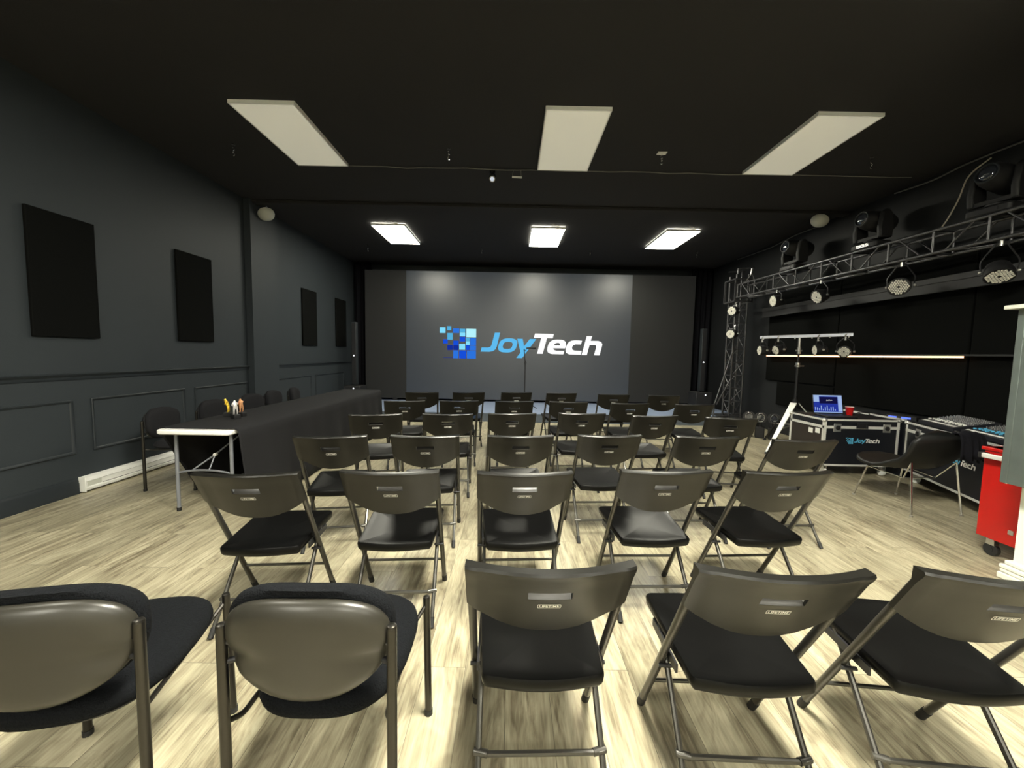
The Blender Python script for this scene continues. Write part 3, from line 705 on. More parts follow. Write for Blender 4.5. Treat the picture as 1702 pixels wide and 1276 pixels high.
# tablecloth
def tablecloth():
    mb = MB(); ny = 120; Y0, Y1 = 3.27, 6.90
    def prof(y, t):
        # s runs from the aisle-side hem, over the top, to the wall-side hem
        f = math.sin(y * 9.0) * 0.5 + math.sin(y * 16.3 + 1.1) * 0.3 + math.sin(y * 5.1 + 2) * 0.4
        g = math.sin(y * 8.1 + 0.7) * 0.5 + math.sin(y * 14.0) * 0.4
        out = []
        xa = TX1 + 0.010
        for z in (0.012, 0.16, 0.33, 0.50, 0.64, 0.71):
            dr = (0.72 - z) / 0.72
            out.append((xa + 0.025 + 0.05 * dr + 0.040 * dr * f + 0.03 * math.exp(-((y - Y0) / 0.25) ** 2) * dr, z))
        out += [(xa + 0.012, 0.730), (xa - 0.005, 0.738)]
        for u in (0.25, 0.5, 0.75): out.append((xa + (TX0 - xa) * u, 0.7365))
        xb = TX0 - 0.010
        out += [(xb + 0.005, 0.738), (xb - 0.010, 0.730)]
        for z in (0.66, 0.52, 0.35, 0.18, 0.012):
            dr = (0.72 - z) / 0.72; out.append((xb - 0.015 - 0.03 * dr + 0.025 * dr * g, z))
        return out
    rows = []
    for j in range(ny + 1):
        y = Y0 + (Y1 - Y0) * j / ny; rows.append(prof(y, 0))
    n = len(rows[0]); vs = []
    for j, r in enumerate(rows):
        for i, (x, z) in enumerate(r):
            y = Y0 + (Y1 - Y0) * j / ny
            if i >= n - 6:      # the wall-side corner hangs back from the bare end
                y = max(y, Y0 + (0.72 - z) * 0.62 + 0.0 * y) if j < 25 else y
                if j < 25: y = Y0 + (0.72 - z) * 0.62 * (1 - j / 25) + (Y1 - Y0) * j / ny
            if i < 6 and j < 20: y = y + (0.72 - z) * 0.06 * (1 - j / 20)
            vs.append((x, y, z))
    mb.add(vs, [(j * n + i, j * n + i + 1, (j + 1) * n + i + 1, (j + 1) * n + i) for j in range(ny) for i in range(n - 1)])
    # far-end drop
    k = len(mb.v); fv = []; m = 14
    for i in range(m + 1):
        x = TX1 + 0.03 + (TX0 - TX1 - 0.05) * i / m
        for z in (0.736, 0.70, 0.4, 0.012): fv.append((x, Y1 + 0.01 + (0.74 - z) * 0.04 + 0.02 * math.sin(i * 1.9) * (0.74 - z), z))
    mb.add(fv, [(i * 4 + q, (i + 1) * 4 + q, (i + 1) * 4 + q + 1, i * 4 + q + 1) for i in range(m) for q in range(3)])
    o = mb.build('tablecloth', 'cloth', None, smooth=60)
    s = o.modifiers.new('solid', 'SOLIDIFY'); s.thickness = 0.002; s.offset = 1
    return tag(o, 'long black cloth draped over the folding tables down to the floor', 'tablecloth')
tablecloth()

def figure(pts, edges, radii, m, parent, name='figure'):
    me = bpy.data.meshes.new(name); me.from_pydata(pts, edges, []); me.update()
    o = bpy.data.objects.new(name, me); col.objects.link(o); o.parent = parent
    sk = o.modifiers.new('skin', 'SKIN'); o.modifiers.new('sub', 'SUBSURF').levels = 1; o.modifiers['sub'].render_levels = 1
    for i, r in enumerate(radii): me.skin_vertices[0].data[i].radius = (r, r)
    me.skin_vertices[0].data[0].use_root = True
    me.materials.append(M[m]); return o
def trophy(x, y, rz, m, label, lean_):
    t = thing('trophy', label, 'trophy', (x, y, 0.7395), rz, 'three small figure trophies')
    t.scale = (0.82,) * 3
    MB().slab(rrect(-0.045, 0.045, -0.035, 0.035, 0.006), [(0.002, 0), (0, 0.003), (0, 0.045), (0.006, 0.052)]).build('plinth', 'black', t)
    MB().box(-0.03, 0.03, -0.0372, -0.0345, 0.014, 0.038).build('nameplate', m, t)
    b = 0.052; L = lean_
    pts = [(0, 0, b + 0.075), (0.0 + L * .4, 0, b + 0.105), (L * .9, 0, b + 0.132), (L * 1.25, 0, b + 0.146), (L * 1.6, 0, b + 0.162),
           (0, .016, b + .068), (-.002, .018, b + .036), (0, .018, b + .004), (.014, .018, b + .003),
           (0, -.016, b + .068), (-.002, -.018, b + .036), (0, -.018, b + .004), (.014, -.018, b + .003),
           (L * .9 - .002, .026, b + .126), (L * .7 + .006, .032, b + .100), (L * 1.0 + .012, .012, b + .098),
           (L * .9 - .002, -.026, b + .126), (L * .8 + .012, -.034, b + .106), (L * 1.5 + .010, -.016, b + .140)]
    edges = [(0, 1), (1, 2), (2, 3), (3, 4), (0, 5), (5, 6), (6, 7), (7, 8), (0, 9), (9, 10), (10, 11), (11, 12), (2, 13), (13, 14), (14, 15), (2, 16), (16, 17), (17, 18)]
    rad = [.017, .017, .019, .009, .017, .012, .009, .007, .006, .012, .009, .007, .006, .009, .007, .006, .009, .007, .006]
    figure(pts, edges, rad, m, t)
trophy(-2.800, 3.88, R(200), 'gold', 'small golden trophy figure bending forward on a black base on the cloth', 0.022)
trophy(-2.645, 3.76, R(150), 'silver', 'small silvery trophy figure beside the golden one on the black cloth', 0.012)
trophy(-2.685, 3.90, R(170), 'bronze', 'small copper-coloured trophy figure, rightmost and partly behind the silvery one', 0.010)

# round wall speakers / fittings high up
def dome(x, y, z, d, label):
    t = thing('wall_speaker', label, 'speaker', (x, y, z), 0, 'pale half-round fittings high on the side walls')
    mt = look_matrix((0, 0, 0), d)
    MB().lathe([(0.10, 0.0), (0.12, 0.012), (0.115, 0.03), (0.085, 0.06), (0.045, 0.078), (0.01, 0.083)], 24, mt).build('housing', 'offwhite', t)
    MB().tube([mt @ Vector((0, 0, 0)), mt @ Vector((0, 0.02, -0.05)), mt @ Vector((0, 0.09, -0.07))], 0.012, 8, fillet=0.02).build('bracket', 'lens_ring', t)
dome(-3.93, 6.42, 3.55, (0.5, -0.45, -0.75), 'pale half-round speaker fitting at the top of the left wall pilaster')
dome(4.75, 6.30, 3.58, (-0.5, -0.35, -0.75), 'pale half-round speaker fitting high above the truss on the right')

# chains hanging from the ceiling
def chain(x, y, label, plate=False):
    t = thing('ceiling_hook', label, 'hook', (x, y, ZC), 0, 'chain hooks on the ceiling')
    if plate: MB().box(-0.05, 0.05, -0.03, 0.03, -0.008, 0).build('mounting_plate', 'white', t)
    else: MB().cyl((0, 0, -0.008), (0, 0, 0), 0.018).build('mounting_plate', 'black_metal', t)
    MB().cyl((0, 0, -0.035), (0, 0, -0.006), 0.005).build('eye_bolt', 'chrome', t)
    for k in range(3):
        z = -0.048 - 0.028 * k; a = k % 2; pts = []
        for i in range(12):
            q = 2 * PI * i / 12; u, v = 0.011 * math.cos(q), 0.020 * math.sin(q)
            pts.append((u, 0, z + v) if a == 0 else (0, u, z + v))
        MB().tube(pts, 0.0035, 6, closed=True).build('chain_link', 'chrome', t)
hk = ('far left', 'left of centre', 'right of centre', 'far right')
for i, x in enumerate((-3.16, -0.75, 1.64, 4.0)): chain(x, 4.60, 'short steel chain hook on the ceiling by the cream panels, %s' % hk[i], i == 2)
for i, x in enumerate((-3.15, -0.69, 1.65, 3.96)): chain(x, 8.70, 'short steel chain hook on the ceiling close to the screen, %s' % hk[i])
# cable across the ceiling
rnd = random.Random(4)
pts = [(-2.1 + 0.25 * i, 5.05 + rnd.uniform(-0.012, 0.012), ZC - 0.006 - rnd.uniform(0, 0.012)) for i in range(29)]
tag(MB().tube(pts, 0.006, 6).build('ceiling_cable', 'wire'), 'thin dark cable running across the ceiling between the light panel rows', 'cable')
# two little ceiling fixtures beside the middle panel
t = thing('ceiling_camera', 'small black ceiling camera with a pale blue lens left of the middle panel', 'camera', (-0.285, 5.12, ZC))
MB().cyl((0, 0, 0), (0, 0, -0.03), 0.035).cyl((0, 0, -0.02), (0, 0, -0.07), 0.01).build('mount', 'black', t)
MB().cyl((0, 0.03, -0.06), (0, -0.035, -0.11), 0.045).build('housing', 'black', t, 0.004)
MB().cyl((0, -0.033, -0.108), (0, -0.046, -0.118), 0.038).build('lens_ring', 'chrome', t)
MB().cyl((0, -0.045, -0.117), (0, -0.050, -0.121), 0.026).build('lens', 'dim_white', t)
t = thing('ceiling_bracket', 'small U-shaped metal bracket with a bright bar just left of the middle panel', 'bracket', (0.02, 5.08, ZC))
MB().tube([(-0.045, 0, 0), (-0.055, 0, -0.075), (0.055, 0, -0.085), (0.05, 0, 0)], 0.004, 6, fillet=0.01).build('bracket_arm', 'wire', t)
MB().cyl((-0.06, 0, -0.085), (0.065, 0, -0.088), 0.012).build('bar', 'white', t)

# ---------------------------------------------------------------- truss
TRUSS_A = Vector((4.49, 8.02, 0)); tdir = Vector((0.060, -1.0, 0)).normalized()
tr = thing('lighting_truss', 'long black box truss high on the right carrying stage lights', 'truss', (TRUSS_A.x, TRUSS_A.y, 2.625), math.atan2(tdir.y, tdir.x))
TL, TW = 5.4, 0.25
# local: x along the beam, y across (towards the wall = +y), z up
ysgn = 1.0
for y in (0, TW):
    for z in (0, TW): MB().cyl((0, y, z), (TL, y, z), 0.018).build('chord', 'truss', tr)
k = 0; x = 0.02
while x < TL:
    for y in (0, TW): MB().cyl((x, y, 0), (x, y, TW), 0.012).build('upright', 'truss', tr)
    for z in (0, TW): MB().cyl((x, 0, z), (x, TW, z), 0.010).build('spreader', 'truss', tr)
    if x + 0.5 < TL:
        a, b = (x + 0.12, x + 0.38) if k % 2 == 0 else (x + 0.38, x + 0.12)
        for y in (0, TW): MB().cyl((a, y, TW), (b, y, 0), 0.009).build('diagonal_brace', 'truss', tr)
        MB().cyl((x + 0.05, 0, 0), (x + 0.45, TW, 0), 0.008).build('diagonal_brace', 'truss', tr)
    x += 0.4975; k += 1
TMAT = Matrix.Translation((TRUSS_A.x, TRUSS_A.y, 2.625)) @ Matrix.Rotation(math.atan2(tdir.y, tdir.x), 4, 'Z')
def on_truss(s, y, z): return TMAT @ Vector((s, y, z))
def y_to_s(y): return (TRUSS_A.y - y) / abs(tdir.y)

# tower
tw = thing('truss_tower', 'black lattice tower holding the far end of the lighting truss', 'truss', (4.53, 8.12, 0.185))
MB().slab(rrect(-0.18, 0.42, -0.1, 0.5, 0.02), [(0, 0), (0, 0.012)]).build('base_plate', 'truss', tw)
for x in (0, 0.24):
    for y in (0, 0.25): MB().cyl((x, y, 0.012), (x, y, 2.92), 0.018).build('chord', 'truss', tw)
for k in range(9):
    z = 0.06 + 0.27 * k
    for (a, b) in (((0, 0), (0.24, 0)), ((0.24, 0), (0.24, 0.25)), ((0.24, 0.25), (0, 0.25)), ((0, 0.25), (0, 0))):
        MB().cyl((*a, z), (*b, z), 0.009).build('rung', 'truss', tw)
        za, zb = (z, z + 0.27) if k % 2 else (z + 0.27, z)
        MB().cyl((*a, za), (*b, zb), 0.007).build('diagonal_brace', 'truss', tw)
sl = MB()
for x in (-0.05, 0.29):
    for y in (-0.06, 0.33): sl.box(x - 0.016, x + 0.016, y - 0.016, y + 0.016, 2.37, 2.83)
for z in (2.38, 2.82):
    sl.box(-0.05, 0.29, -0.072, -0.048, z - 0.014, z + 0.014).box(-0.05, 0.29, 0.318, 0.342, z - 0.014, z + 0.014)
    sl.box(-0.062, -0.038, -0.06, 0.33, z - 0.014, z + 0.014).box(0.278, 0.302, -0.06, 0.33, z - 0.014, z + 0.014)
sl.build('sleeve_block', 'truss', tw)
MB().cyl((-0.02, -0.03, 3.02), (0.32, -0.03, 3.05), 0.016).cyl((-0.02, 0.28, 3.02), (0.32, 0.28, 3.05), 0.016).cyl((0, -0.03, 2.92), (0, -0.03, 3.03), 0.02).cyl((0.24, 0.25, 2.92), (0.26, 0.28, 3.03), 0.02).build('head_roller', 'truss', tw)
MB().tube([(0.10, -0.07, 2.72), (0.24, -0.10, 2.92), (0.34, -0.08, 2.72)], 0.008, 6).cyl((0.22, -0.10, 2.90), (0.24, -0.10, 3.02), 0.02).build('hoist_shackle', 'alu', tw)
for p, q in (((0.0, 0, 1.36), (-0.38, -0.14, 0.28)), ((0.0, 0, 0.80), (-0.33, -0.12, 0.28)), ((0, 0, 0.03), (-0.6, -0.22, 0.02)), ((-0.38, -0.14, 0.32), (-0.40, -0.15, 0.0))):
    MB().cyl(p, q, 0.014).build('outrigger_brace', 'truss', tw)

# PAR lights
def par_light(pos, d, hang, label, group, r=0.105, arms=True, bright=True):
    """pos = centre of the front face; d = aiming direction; hang = point it hangs from"""
    t = thing('par_light', label, 'stage light', hang, 0, group)
    rel = Vector(pos) - Vector(hang); D = Vector(d).normalized()
    mt = look_matrix(rel, D)
    MB().lathe([(r * 0.55, -0.15), (r * 0.8, -0.13), (r * 0.95, -0.06), (r, -0.05), (r * 1.0, 0.0), (r * 1.02, 0.012), (r * 0.94, 0.014), (r * 0.93, 0.004)], 28, mt).build('housing', 'black', t)
    MB().cyl(mt @ Vector((0, 0, 0.002)), mt @ Vector((0, 0, 0.007)), r * 0.93, n=28).build('face_plate', 'black_metal', t)
    dots = MB(); sp = r * 0.215
    for i in range(-5, 6):
        for j in range(-5, 6):
            x = (i + 0.5 * (j % 2)) * sp; y = j * sp * 0.87
            rr = math.hypot(x, y)
            if rr > r * 0.86 or rr < r * 0.10: continue
            c = mt @ Vector((x, y, 0.007)); e = mt @ Vector((x, y, 0.0135)); dots.cyl(c, e, sp * 0.46, sp * 0.36, n=8)
    dots.build('led_lens_array', 'lens', t)
    MB().cyl(mt @ Vector((0, 0, 0.007)), mt @ Vector((0, 0, 0.012)), r * 0.09, n=10).build('sensor', 'black', t)
    # yoke
    c = mt @ Vector((0, 0, -0.06)); ax = (mt.to_3x3() @ Vector((1, 0, 0))).normalized()
    a = c + ax * (r + 0.012); b = c - ax * (r + 0.012)
    top = Vector((0, 0, -0.02))
    ta = Vector((a.x * 0.8, a.y * 0.8, min(-0.045, a.z + 0.10))); tb_ = Vector((b.x * 0.8, b.y * 0.8, min(-0.045, b.z + 0.10)))
    if arms:
        MB().tube([a, ta + (a - c) * 0.3, top + (a - c) * 0.25, top + (b - c) * 0.25, tb_ + (b - c) * 0.3, b], 0.007, 6, fillet=0.03).build('yoke', 'black_metal', t)
        MB().cyl((0, 0, -0.05), (0, 0, 0.0), 0.014).tube([(0, 0, -0.01), (-0.02, -0.012, 0.022), (0.0, -0.02, 0.042)], 0.010, 6).build('clamp', 'alu', t)
        MB().cyl(a, a + ax * 0.02, 0.014).cyl(b, b - ax * 0.02, 0.014).build('knob', 'alu', t)
    return t
PL = ['hanging under the truss closest to the tower', 'hanging under the truss, second from the tower', 'hanging under the truss, third from the tower', 'hanging under the truss at the right photo edge']
for i, (y, d, zf) in enumerate(((6.93, (-1.0, 0.05, -0.12), 2.42), (6.02, (-1.0, 0.0, -0.35), 2.37), (4.86, (-0.85, -0.55, -0.25), 2.32), (3.93, (-0.35, -0.45, -0.80), 2.30))):
    s = y_to_s(y); p = on_truss(s, 0.02, -0.02)
    D = Vector(d).normalized(); f = Vector((p.x, p.y, zf)) + D * 0.05
    par_light(f, D, p, 'round black LED par light ' + PL[i], 'par lights under the truss')
for i, z in enumerate((2.36, 1.90)):
    par_light((4.42, 8.03, z), (-0.8, -0.35, -0.1), (4.53, 8.08, z + 0.14), 'black par light clamped to the side of the tower, %s of the two' % ('upper', 'lower')[i], 'par lights on the tower', 0.10)

# moving heads on top of the truss
def moving_head(s, rz, tilt, label, sc=1.0):
    p = on_truss(s, TW / 2, TW + 0.018)
    t = thing('moving_head_light', label, 'stage light', p, rz, 'moving head lights on the truss')
    t.scale = (1.18,) * 3
    B = MB(); B.slab(rrect(-0.15, 0.15, -0.11, 0.11, 0.03), [(0.01, 0.0), (0, 0.012), (0, 0.055), (0.02, 0.075)]); B.build('base', 'black', t)
    MB().box(-0.155, -0.149, -0.06, 0.06, 0.015, 0.06).build('handle', 'alu', t)
    MB().box(-0.07, 0.07, -0.113, -0.109, 0.018, 0.052).build('display', 'lens_ring' if 'middle' in label else 'black_metal', t)
    y = MB(); y.cyl((0, 0, 0.075), (0, 0, 0.10), 0.07)
    for sg in (-1, 1):
        ol = [(-0.07, 0.10), (0.07, 0.10), (0.085, 0.20), (0.06, 0.36), (0.02, 0.40), (-0.02, 0.40), (-0.06, 0.36), (-0.085, 0.20)]
        y.slab(ol, [(0.008, sg * 0.115), (0, sg * 0.125), (0, sg * 0.150), (0.010, sg * 0.165)], axis='x')
    y.box(-0.16, 0.16, -0.06, 0.06, 0.095, 0.135); y.build('yoke', 'black', t, 0.006)
    mt = look_matrix((0, 0, 0.315), (0, -math.cos(tilt), math.sin(tilt)))
    H = MB(); H.lathe([(0.05, -0.23), (0.090, -0.215), (0.112, -0.15), (0.108, 0.0), (0.100, 0.09), (0.085, 0.13), (0.082, 0.15), (0.070, 0.155), (0.066, 0.14)], 28, mt); hd = H.build('head', 'black', t)
    MB().tube([mt @ Vector((0.074 * math.cos(2 * PI * i / 28), 0.074 * math.sin(2 * PI * i / 28), 0.152)) for i in range(28)], 0.006, 6, closed=True).build('lens_ring', 'trim', hd)
    MB().lathe([(0.066, 0.135), (0.060, 0.148), (0.045, 0.158), (0.022, 0.165), (0.004, 0.167)], 24, mt).build('lens', 'glass', hd)
    return t
moving_head(y_to_s(6.72), R(-86), R(5), 'black moving head light on the truss top, farthest of the three')
moving_head(y_to_s(5.38), R(-84), R(5), 'black moving head light on the truss top, middle of the three, silver display')
moving_head(y_to_s(4.08), R(-80), R(8), 'black moving head light on the truss top, nearest and largest of the three')

# cables along the right wall and ceiling
def cable(pts, r, m, label): return tag(MB().tube(pts, r, 6, fillet=0.15).build('wall_cable', m), label, 'cable', 'loose cables high on the right wall')
cable([(5.12, 9.2, 3.66), (5.12, 8.0, 3.62), (5.10, 7.3, 3.66), (5.12, 6.6, 3.64), (4.85, 6.35, 3.64)], 0.008, 'wire', 'dark cable along the top of the right wall leading to the pale speaker')
cable([(5.13, 5.5, 3.67), (5.13, 5.0, 3.63), (5.12, 4.7, 3.66), (5.13, 4.3, 3.66), (5.10, 3.6, 3.60), (5.13, 2.7, 3.67)], 0.009, 'wire', 'grey cable sagging along the top of the right wall near the photo edge')
cable([(5.13, 4.42, 3.62), (5.11, 4.62, 3.52), (5.10, 4.66, 3.3), (5.0, 4.68, 3.05), (4.93, 4.70, 2.92)], 0.008, 'light_wire', 'pale cable dropping from the ceiling to the truss at right')

# ---------------------------------------------------------------- right wall dressing
for i, (y0, y1, z0, z1) in enumerate(((2.6, 4.4, 0.75, 2.72), (4.42, 6.2, 0.75, 2.72), (6.22, 7.9, 1.0, 2.72), (6.22, 7.55, 0.55, 0.98))):  # upper panels extended upward to darken the wall behind the truss
    nm = ('by the grey steel box', 'behind the mixers', 'behind the light stand, upper', 'behind the light stand, lower')[i]
    o = MB().box(XR - 0.05, XR - 0.004, y0, y1, z0, z1).build('acoustic_panel', 'foam', None, 0.01)
    tag(o, 'large black acoustic panel on the right wall ' + nm, 'acoustic panel', 'acoustic panels on the right wall')
sh = thing('wall_shelf', 'long thin black ledge on the right wall with a glowing warm light strip', 'shelf', (XR - 0.05, 5.0, 1.47))
MB().box(-0.10, 0, -2.3, 2.78, 0.012, 0.032).build('shelf_board', 'black', sh)
MB().box(-0.098, -0.086, -0.62, 2.76, -0.008, 0.012).build('light_strip', 'led_strip', sh)
o = MB().box(XR - 0.20, XR - 0.051, 2.6, 7.9, 2.33, 2.40).box(XR - 0.20, XR - 0.18, 2.6, 7.9, 2.22, 2.33).build('blind_box', 'black', None, 0.005)
tag(o, 'long dark box valance on the right wall behind the truss', 'valance')

# T-bar light stand
st = thing('light_stand', 'tripod light stand with a bright silver crossbar carrying four lights', 'light stand', (4.50, 6.20, 0))
MB().cyl((0, 0, 0.35), (0, 0, 1.30), 0.020).cyl((0, 0, 1.2), (0, 0, 1.74), 0.014).build('pole', 'black_metal', st)
MB().cyl((0, 0, 1.29), (0, 0, 1.36), 0.030).cyl((-0.06, -0.02, 1.31), (0.08, -0.02, 1.31), 0.010).cyl((0, 0, 1.50), (0, 0, 1.60), 0.026).cyl((-0.05, 0, 1.55), (0.05, 0, 1.55), 0.012).cyl((0, 0, 1.6), (0, 0, 1.76), 0.018).build('clamp_collar', 'alu', st)
bar0, bar1 = Vector((-0.38, 0.38, 1.765)), Vector((0.42, -0.48, 1.785))
bd = (bar1 - bar0).normalized(); bn = Vector((-bd.y, bd.x, 0)).normalized()
tb = MB(); hs = 0.021
for e in (bar0, bar1):
    for a, b in ((-1, -1), (1, -1), (1, 1), (-1, 1)): tb.v.append(e + bn * hs * a + Vector((0, 0, hs * b)))
tb.f += [(0, 1, 5, 4), (1, 2, 6, 5), (2, 3, 7, 6), (3, 0, 4, 7), (3, 2, 1, 0), (4, 5, 6, 7)]
tb.build('crossbar', 'tbar', st)
for k in range(6):
    p = bar0.lerp(bar1, 0.04 + k * 0.184); MB().cyl(p + Vector((0, 0, -0.04)), p + Vector((0, 0, -0.012)), 0.010).build('bar_bolt', 'alu', st)
for i, a in enumerate((212, 335, 95)):
    q = Vector((math.cos(R(a)), math.sin(R(a)), 0))
    rr = 0.80 if i == 0 else 0.60
    lg = MB(); p0 = Vector((0, 0, 0.72)) + q * 0.05; p1 = q * rr + Vector((0, 0, 0.02))
    sd = Vector((-q.y, q.x, 0)); w0, w1 = (0.045, 0.020) if i == 0 else (0.018, 0.014)
    up = Vector((0, 0, 0.010))
    lg.v += [p0 - sd * w0 - up, p0 + sd * w0 - up, p0 + sd * w0 + up, p0 - sd * w0 + up, p1 - sd * w1 - up, p1 + sd * w1 - up, p1 + sd * w1 + up, p1 - sd * w1 + up]
    lg.f += [(0, 1, 5, 4), (1, 2, 6, 5), (2, 3, 7, 6), (3, 0, 4, 7), (3, 2, 1, 0), (4, 5, 6, 7)]
    L = lg.build('leg', 'alu_white' if i < 2 else 'black_metal', st)
    MB().cyl(p1 - q * 0.01 - Vector((0, 0, 0.02)), p1 + q * 0.02, 0.02).build('foot_cap', 'rubber', L)
    MB().cyl((0, 0, 0.38), p0.lerp(p1, 0.55), 0.008).build('leg_brace', 'alu', st)
MB().cyl((0, 0, 0.68), (0, 0, 0.78), 0.035).cyl((0, 0, 0.35), (0, 0, 0.40), 0.03).build('hub', 'black', st)
sp = Vector((4.50, 6.20, 0))
for i, (f, d, zz) in enumerate(((0.03, (-1.0, 0.1, -0.02), 1.55), (0.22, (-1.0, -0.05, -0.25), 1.56), (0.66, (-1.0, 0.25, -0.10), 1.56), (0.93, (-0.75, -0.6, -0.12), 1.54))):
    p = sp + bar0.lerp(bar1, f) + Vector((0, 0, -0.03)); D = Vector(d).normalized()
    par_light(Vector((p.x, p.y, zz)) + D * 0.03, D, p, 'small black par light hanging from the silver crossbar, %s of four' % ('leftmost', 'second from left', 'second from right', 'rightmost')[i], 'par lights on the crossbar stand', 0.082)

# floor spotlights
for i, (x, y) in enumerate(((4.33, 7.10), (4.48, 7.00), (4.62, 6.85))):
    t = thing('floor_spotlight', 'black spotlight standing on the floor behind the chairs by the tower, %s of three' % ('left', 'middle', 'right')[i], 'spotlight', (x, y, 0), R(-28), 'floor spotlights by the tower')
    MB().box(-0.07, 0.07, -0.07, 0.10, 0, 0.20).build('base', 'black', t, 0.01)
    MB().cyl((0, 0.10, 0.36), (0, -0.07, 0.37), 0.085, 0.10).cyl((0, 0, 0.2), (0, 0, 0.3), 0.03).build('housing', 'black', t)
    MB().tube([(0.055 * math.cos(2 * PI * k / 20), -0.075, 0.37 + 0.075 * math.sin(2 * PI * k / 20)) for k in range(20)], 0.006, 6, closed=True).build('lens_ring', 'lens_ring', t)
    MB().cyl((0, -0.070, 0.37), (0, -0.078, 0.37), 0.05).build('lens', 'glass', t)

# ---------------------------------------------------------------- flight cases
def flight_case(x0, x1, y0, y1, z0, z1, label, side_mat='case', parent_rz=0, origin=None):
    t = thing('flight_case', label, 'flight case', ((x0 + x1) / 2, y0, 0) if origin is None else origin, parent_rz, 'black flight cases with the JoyTech logo')
    hw = (x1 - x0) / 2; D = y1 - y0
    MB().box(-hw, hw, 0, D, z0, z1).build('body', 'case', t)
    e = 0.022; ed = MB(); th = 0.004
    for z in (z0, z1 - e):
        ed.box(-hw - th, hw + th, -th, e, z, z + e).box(-hw - th, hw + th, D - e, D + th, z, z + e)
        ed.box(-hw - th, -hw + e, 0, D, z, z + e).box(hw - e, hw + th, 0, D, z, z + e)
    for x in (-hw, hw - e):
        for y in (0, D - e): ed.box(x - th, x + e + th, y - th, y + e + th, z0, z1)
    zl = z1 - 0.10
    ed.box(-hw - th, hw + th, -th - 0.002, 0.004, zl - 0.016, zl + 0.016).box(-hw - th, -hw + 0.004, 0, D, zl - 0.016, zl + 0.016)
    ed.build('edging', 'alu_white', t)
    for sx_ in (-1, 1):
        for z in (z0, z1):
            for y in (0, D):
                MB().lathe([(0.006, -0.026), (0.022, -0.018), (0.030, 0.0), (0.022, 0.018), (0.006, 0.026)], 12, Matrix.Translation((sx_ * (hw - 0.004), y + (0.004 if y == 0 else -0.004), z + (0.012 if z == z0 else -0.014)))).build('corner_ball', 'alu', t)
    for x in (-hw * 0.66, hw * 0.66):
        l = MB().box(x - 0.045, x + 0.045, -0.012, -0.004, zl - 0.055, zl + 0.045).build('latch', 'alu', t, 0.004)
        MB().cyl((x, -0.022, zl - 0.005), (x, -0.010, zl - 0.005), 0.026).box(x - 0.012, x + 0.012, -0.026, -0.012, zl - 0.03, zl + 0.02).build('latch_dial', 'black_metal', l)
    MB().box(-0.07, 0.07, -0.012, -0.003, zl - 0.012, zl + 0.052).tube([(-0.045, -0.010, zl + 0.035), (-0.045, -0.022, zl - 0.002), (0.045, -0.022, zl - 0.002), (0.045, -0.010, zl + 0.035)], 0.005, 6, fillet=0.01).build('handle', 'black_metal', t)
    for x in (-hw + 0.09, hw - 0.09):
        for y in (0.08, D - 0.08):
            c = MB().box(x - 0.02, x + 0.02, y - 0.03, y + 0.03, 0.085, z0).build('caster', 'alu', t)
            MB().cyl((x - 0.014, y, 0.045), (x + 0.014, y, 0.045), 0.045, n=20).build('caster_wheel', 'white', c)
    return t
c1 = flight_case(3.785, 4.69, 4.70, 5.27, 0.13, 0.705, 'black flight case facing the camera with JoyTech logo and laptop on top')
logo(c1, 0.02, 0.445, 0.000315, -0.006, False)
MB().box(-0.4565, -0.4535, 0.17, 0.24, 0.50, 0.56).box(-0.4565, -0.4535, 0.06, 0.13, 0.515, 0.575).build('white_sticker', 'logo_white', c1)
MB().box(-0.4545, -0.4530, 0.03, 0.54, 0.155, 0.585).build('side_panel', 'case_side', c1, label='brown-black end panel with two white stickers')
# long mixer case turned towards the chairs
P0, P1 = Vector((4.70, 4.62, 0)), Vector((4.22, 3.30, 0))
dv = (P1 - P0); ang = math.atan2(dv.y, dv.x); LEN = dv.length
c2 = flight_case(0, LEN, 0, 0.42, 0.13, 0.705, 'black flight case turned to the chairs, JoyTech logo, mixing consoles on top', origin=((P0.x + P1.x) / 2, (P0.y + P1.y) / 2, 0), parent_rz=ang)
logo(c2, 0.17, 0.44, 0.00036, -0.006, False)
c3 = MB().box(4.78, 5.08, 4.72, 5.62, 0, 0.69).build('equipment_rack', 'case', None, 0.004)
tag(c3, 'black equipment rack by the wall behind the laptop case', 'rack')
t = thing('aluminium_rail', 'thin white rail lying along the edge behind the laptop and red cup', 'rail', (4.79, 5.17, 0.70))
MB().box(-0.018, 0.018, -0.44, 0.44, -0.010, 0.012).build('rail_bar', 'alu_white', t)

# laptop, cup, small gear
lp = thing('laptop', 'open laptop with a bright blue screen on the flight case', 'laptop', (4.085, 5.02, 0.706), R(-4))
MB().slab(rrect(-0.175, 0.175, -0.25, 0.0, 0.01), [(0.002, 0.001), (0, 0.004), (0, 0.016), (0.003, 0.019)]).build('keyboard_base', 'black', lp)
kb = MB()
for i in range(13):
    for j in range(5): kb.box(-0.150 + i * 0.0235, -0.130 + i * 0.0235, -0.13 + j * 0.022, -0.112 + j * 0.022, 0.019, 0.0205)
kb.build('keys', 'black_metal', lp)
tilt = Matrix.Translation((0, 0.002, 0.018)) @ Matrix.Rotation(R(-12), 4, 'X')
lid = MB().box(-0.182, 0.182, 0.0, 0.010, 0.0, 0.245).xf(tilt).build('lid', 'black', lp, 0.003)
def scr_rect(x0, x1, z0, z1, m, d): return MB().add([(x0, -d, z0), (x1, -d, z0), (x1, -d, z1), (x0, -d, z1)], [(0, 1, 2, 3)]).xf(tilt).build('screen', m, lid, smooth=0)
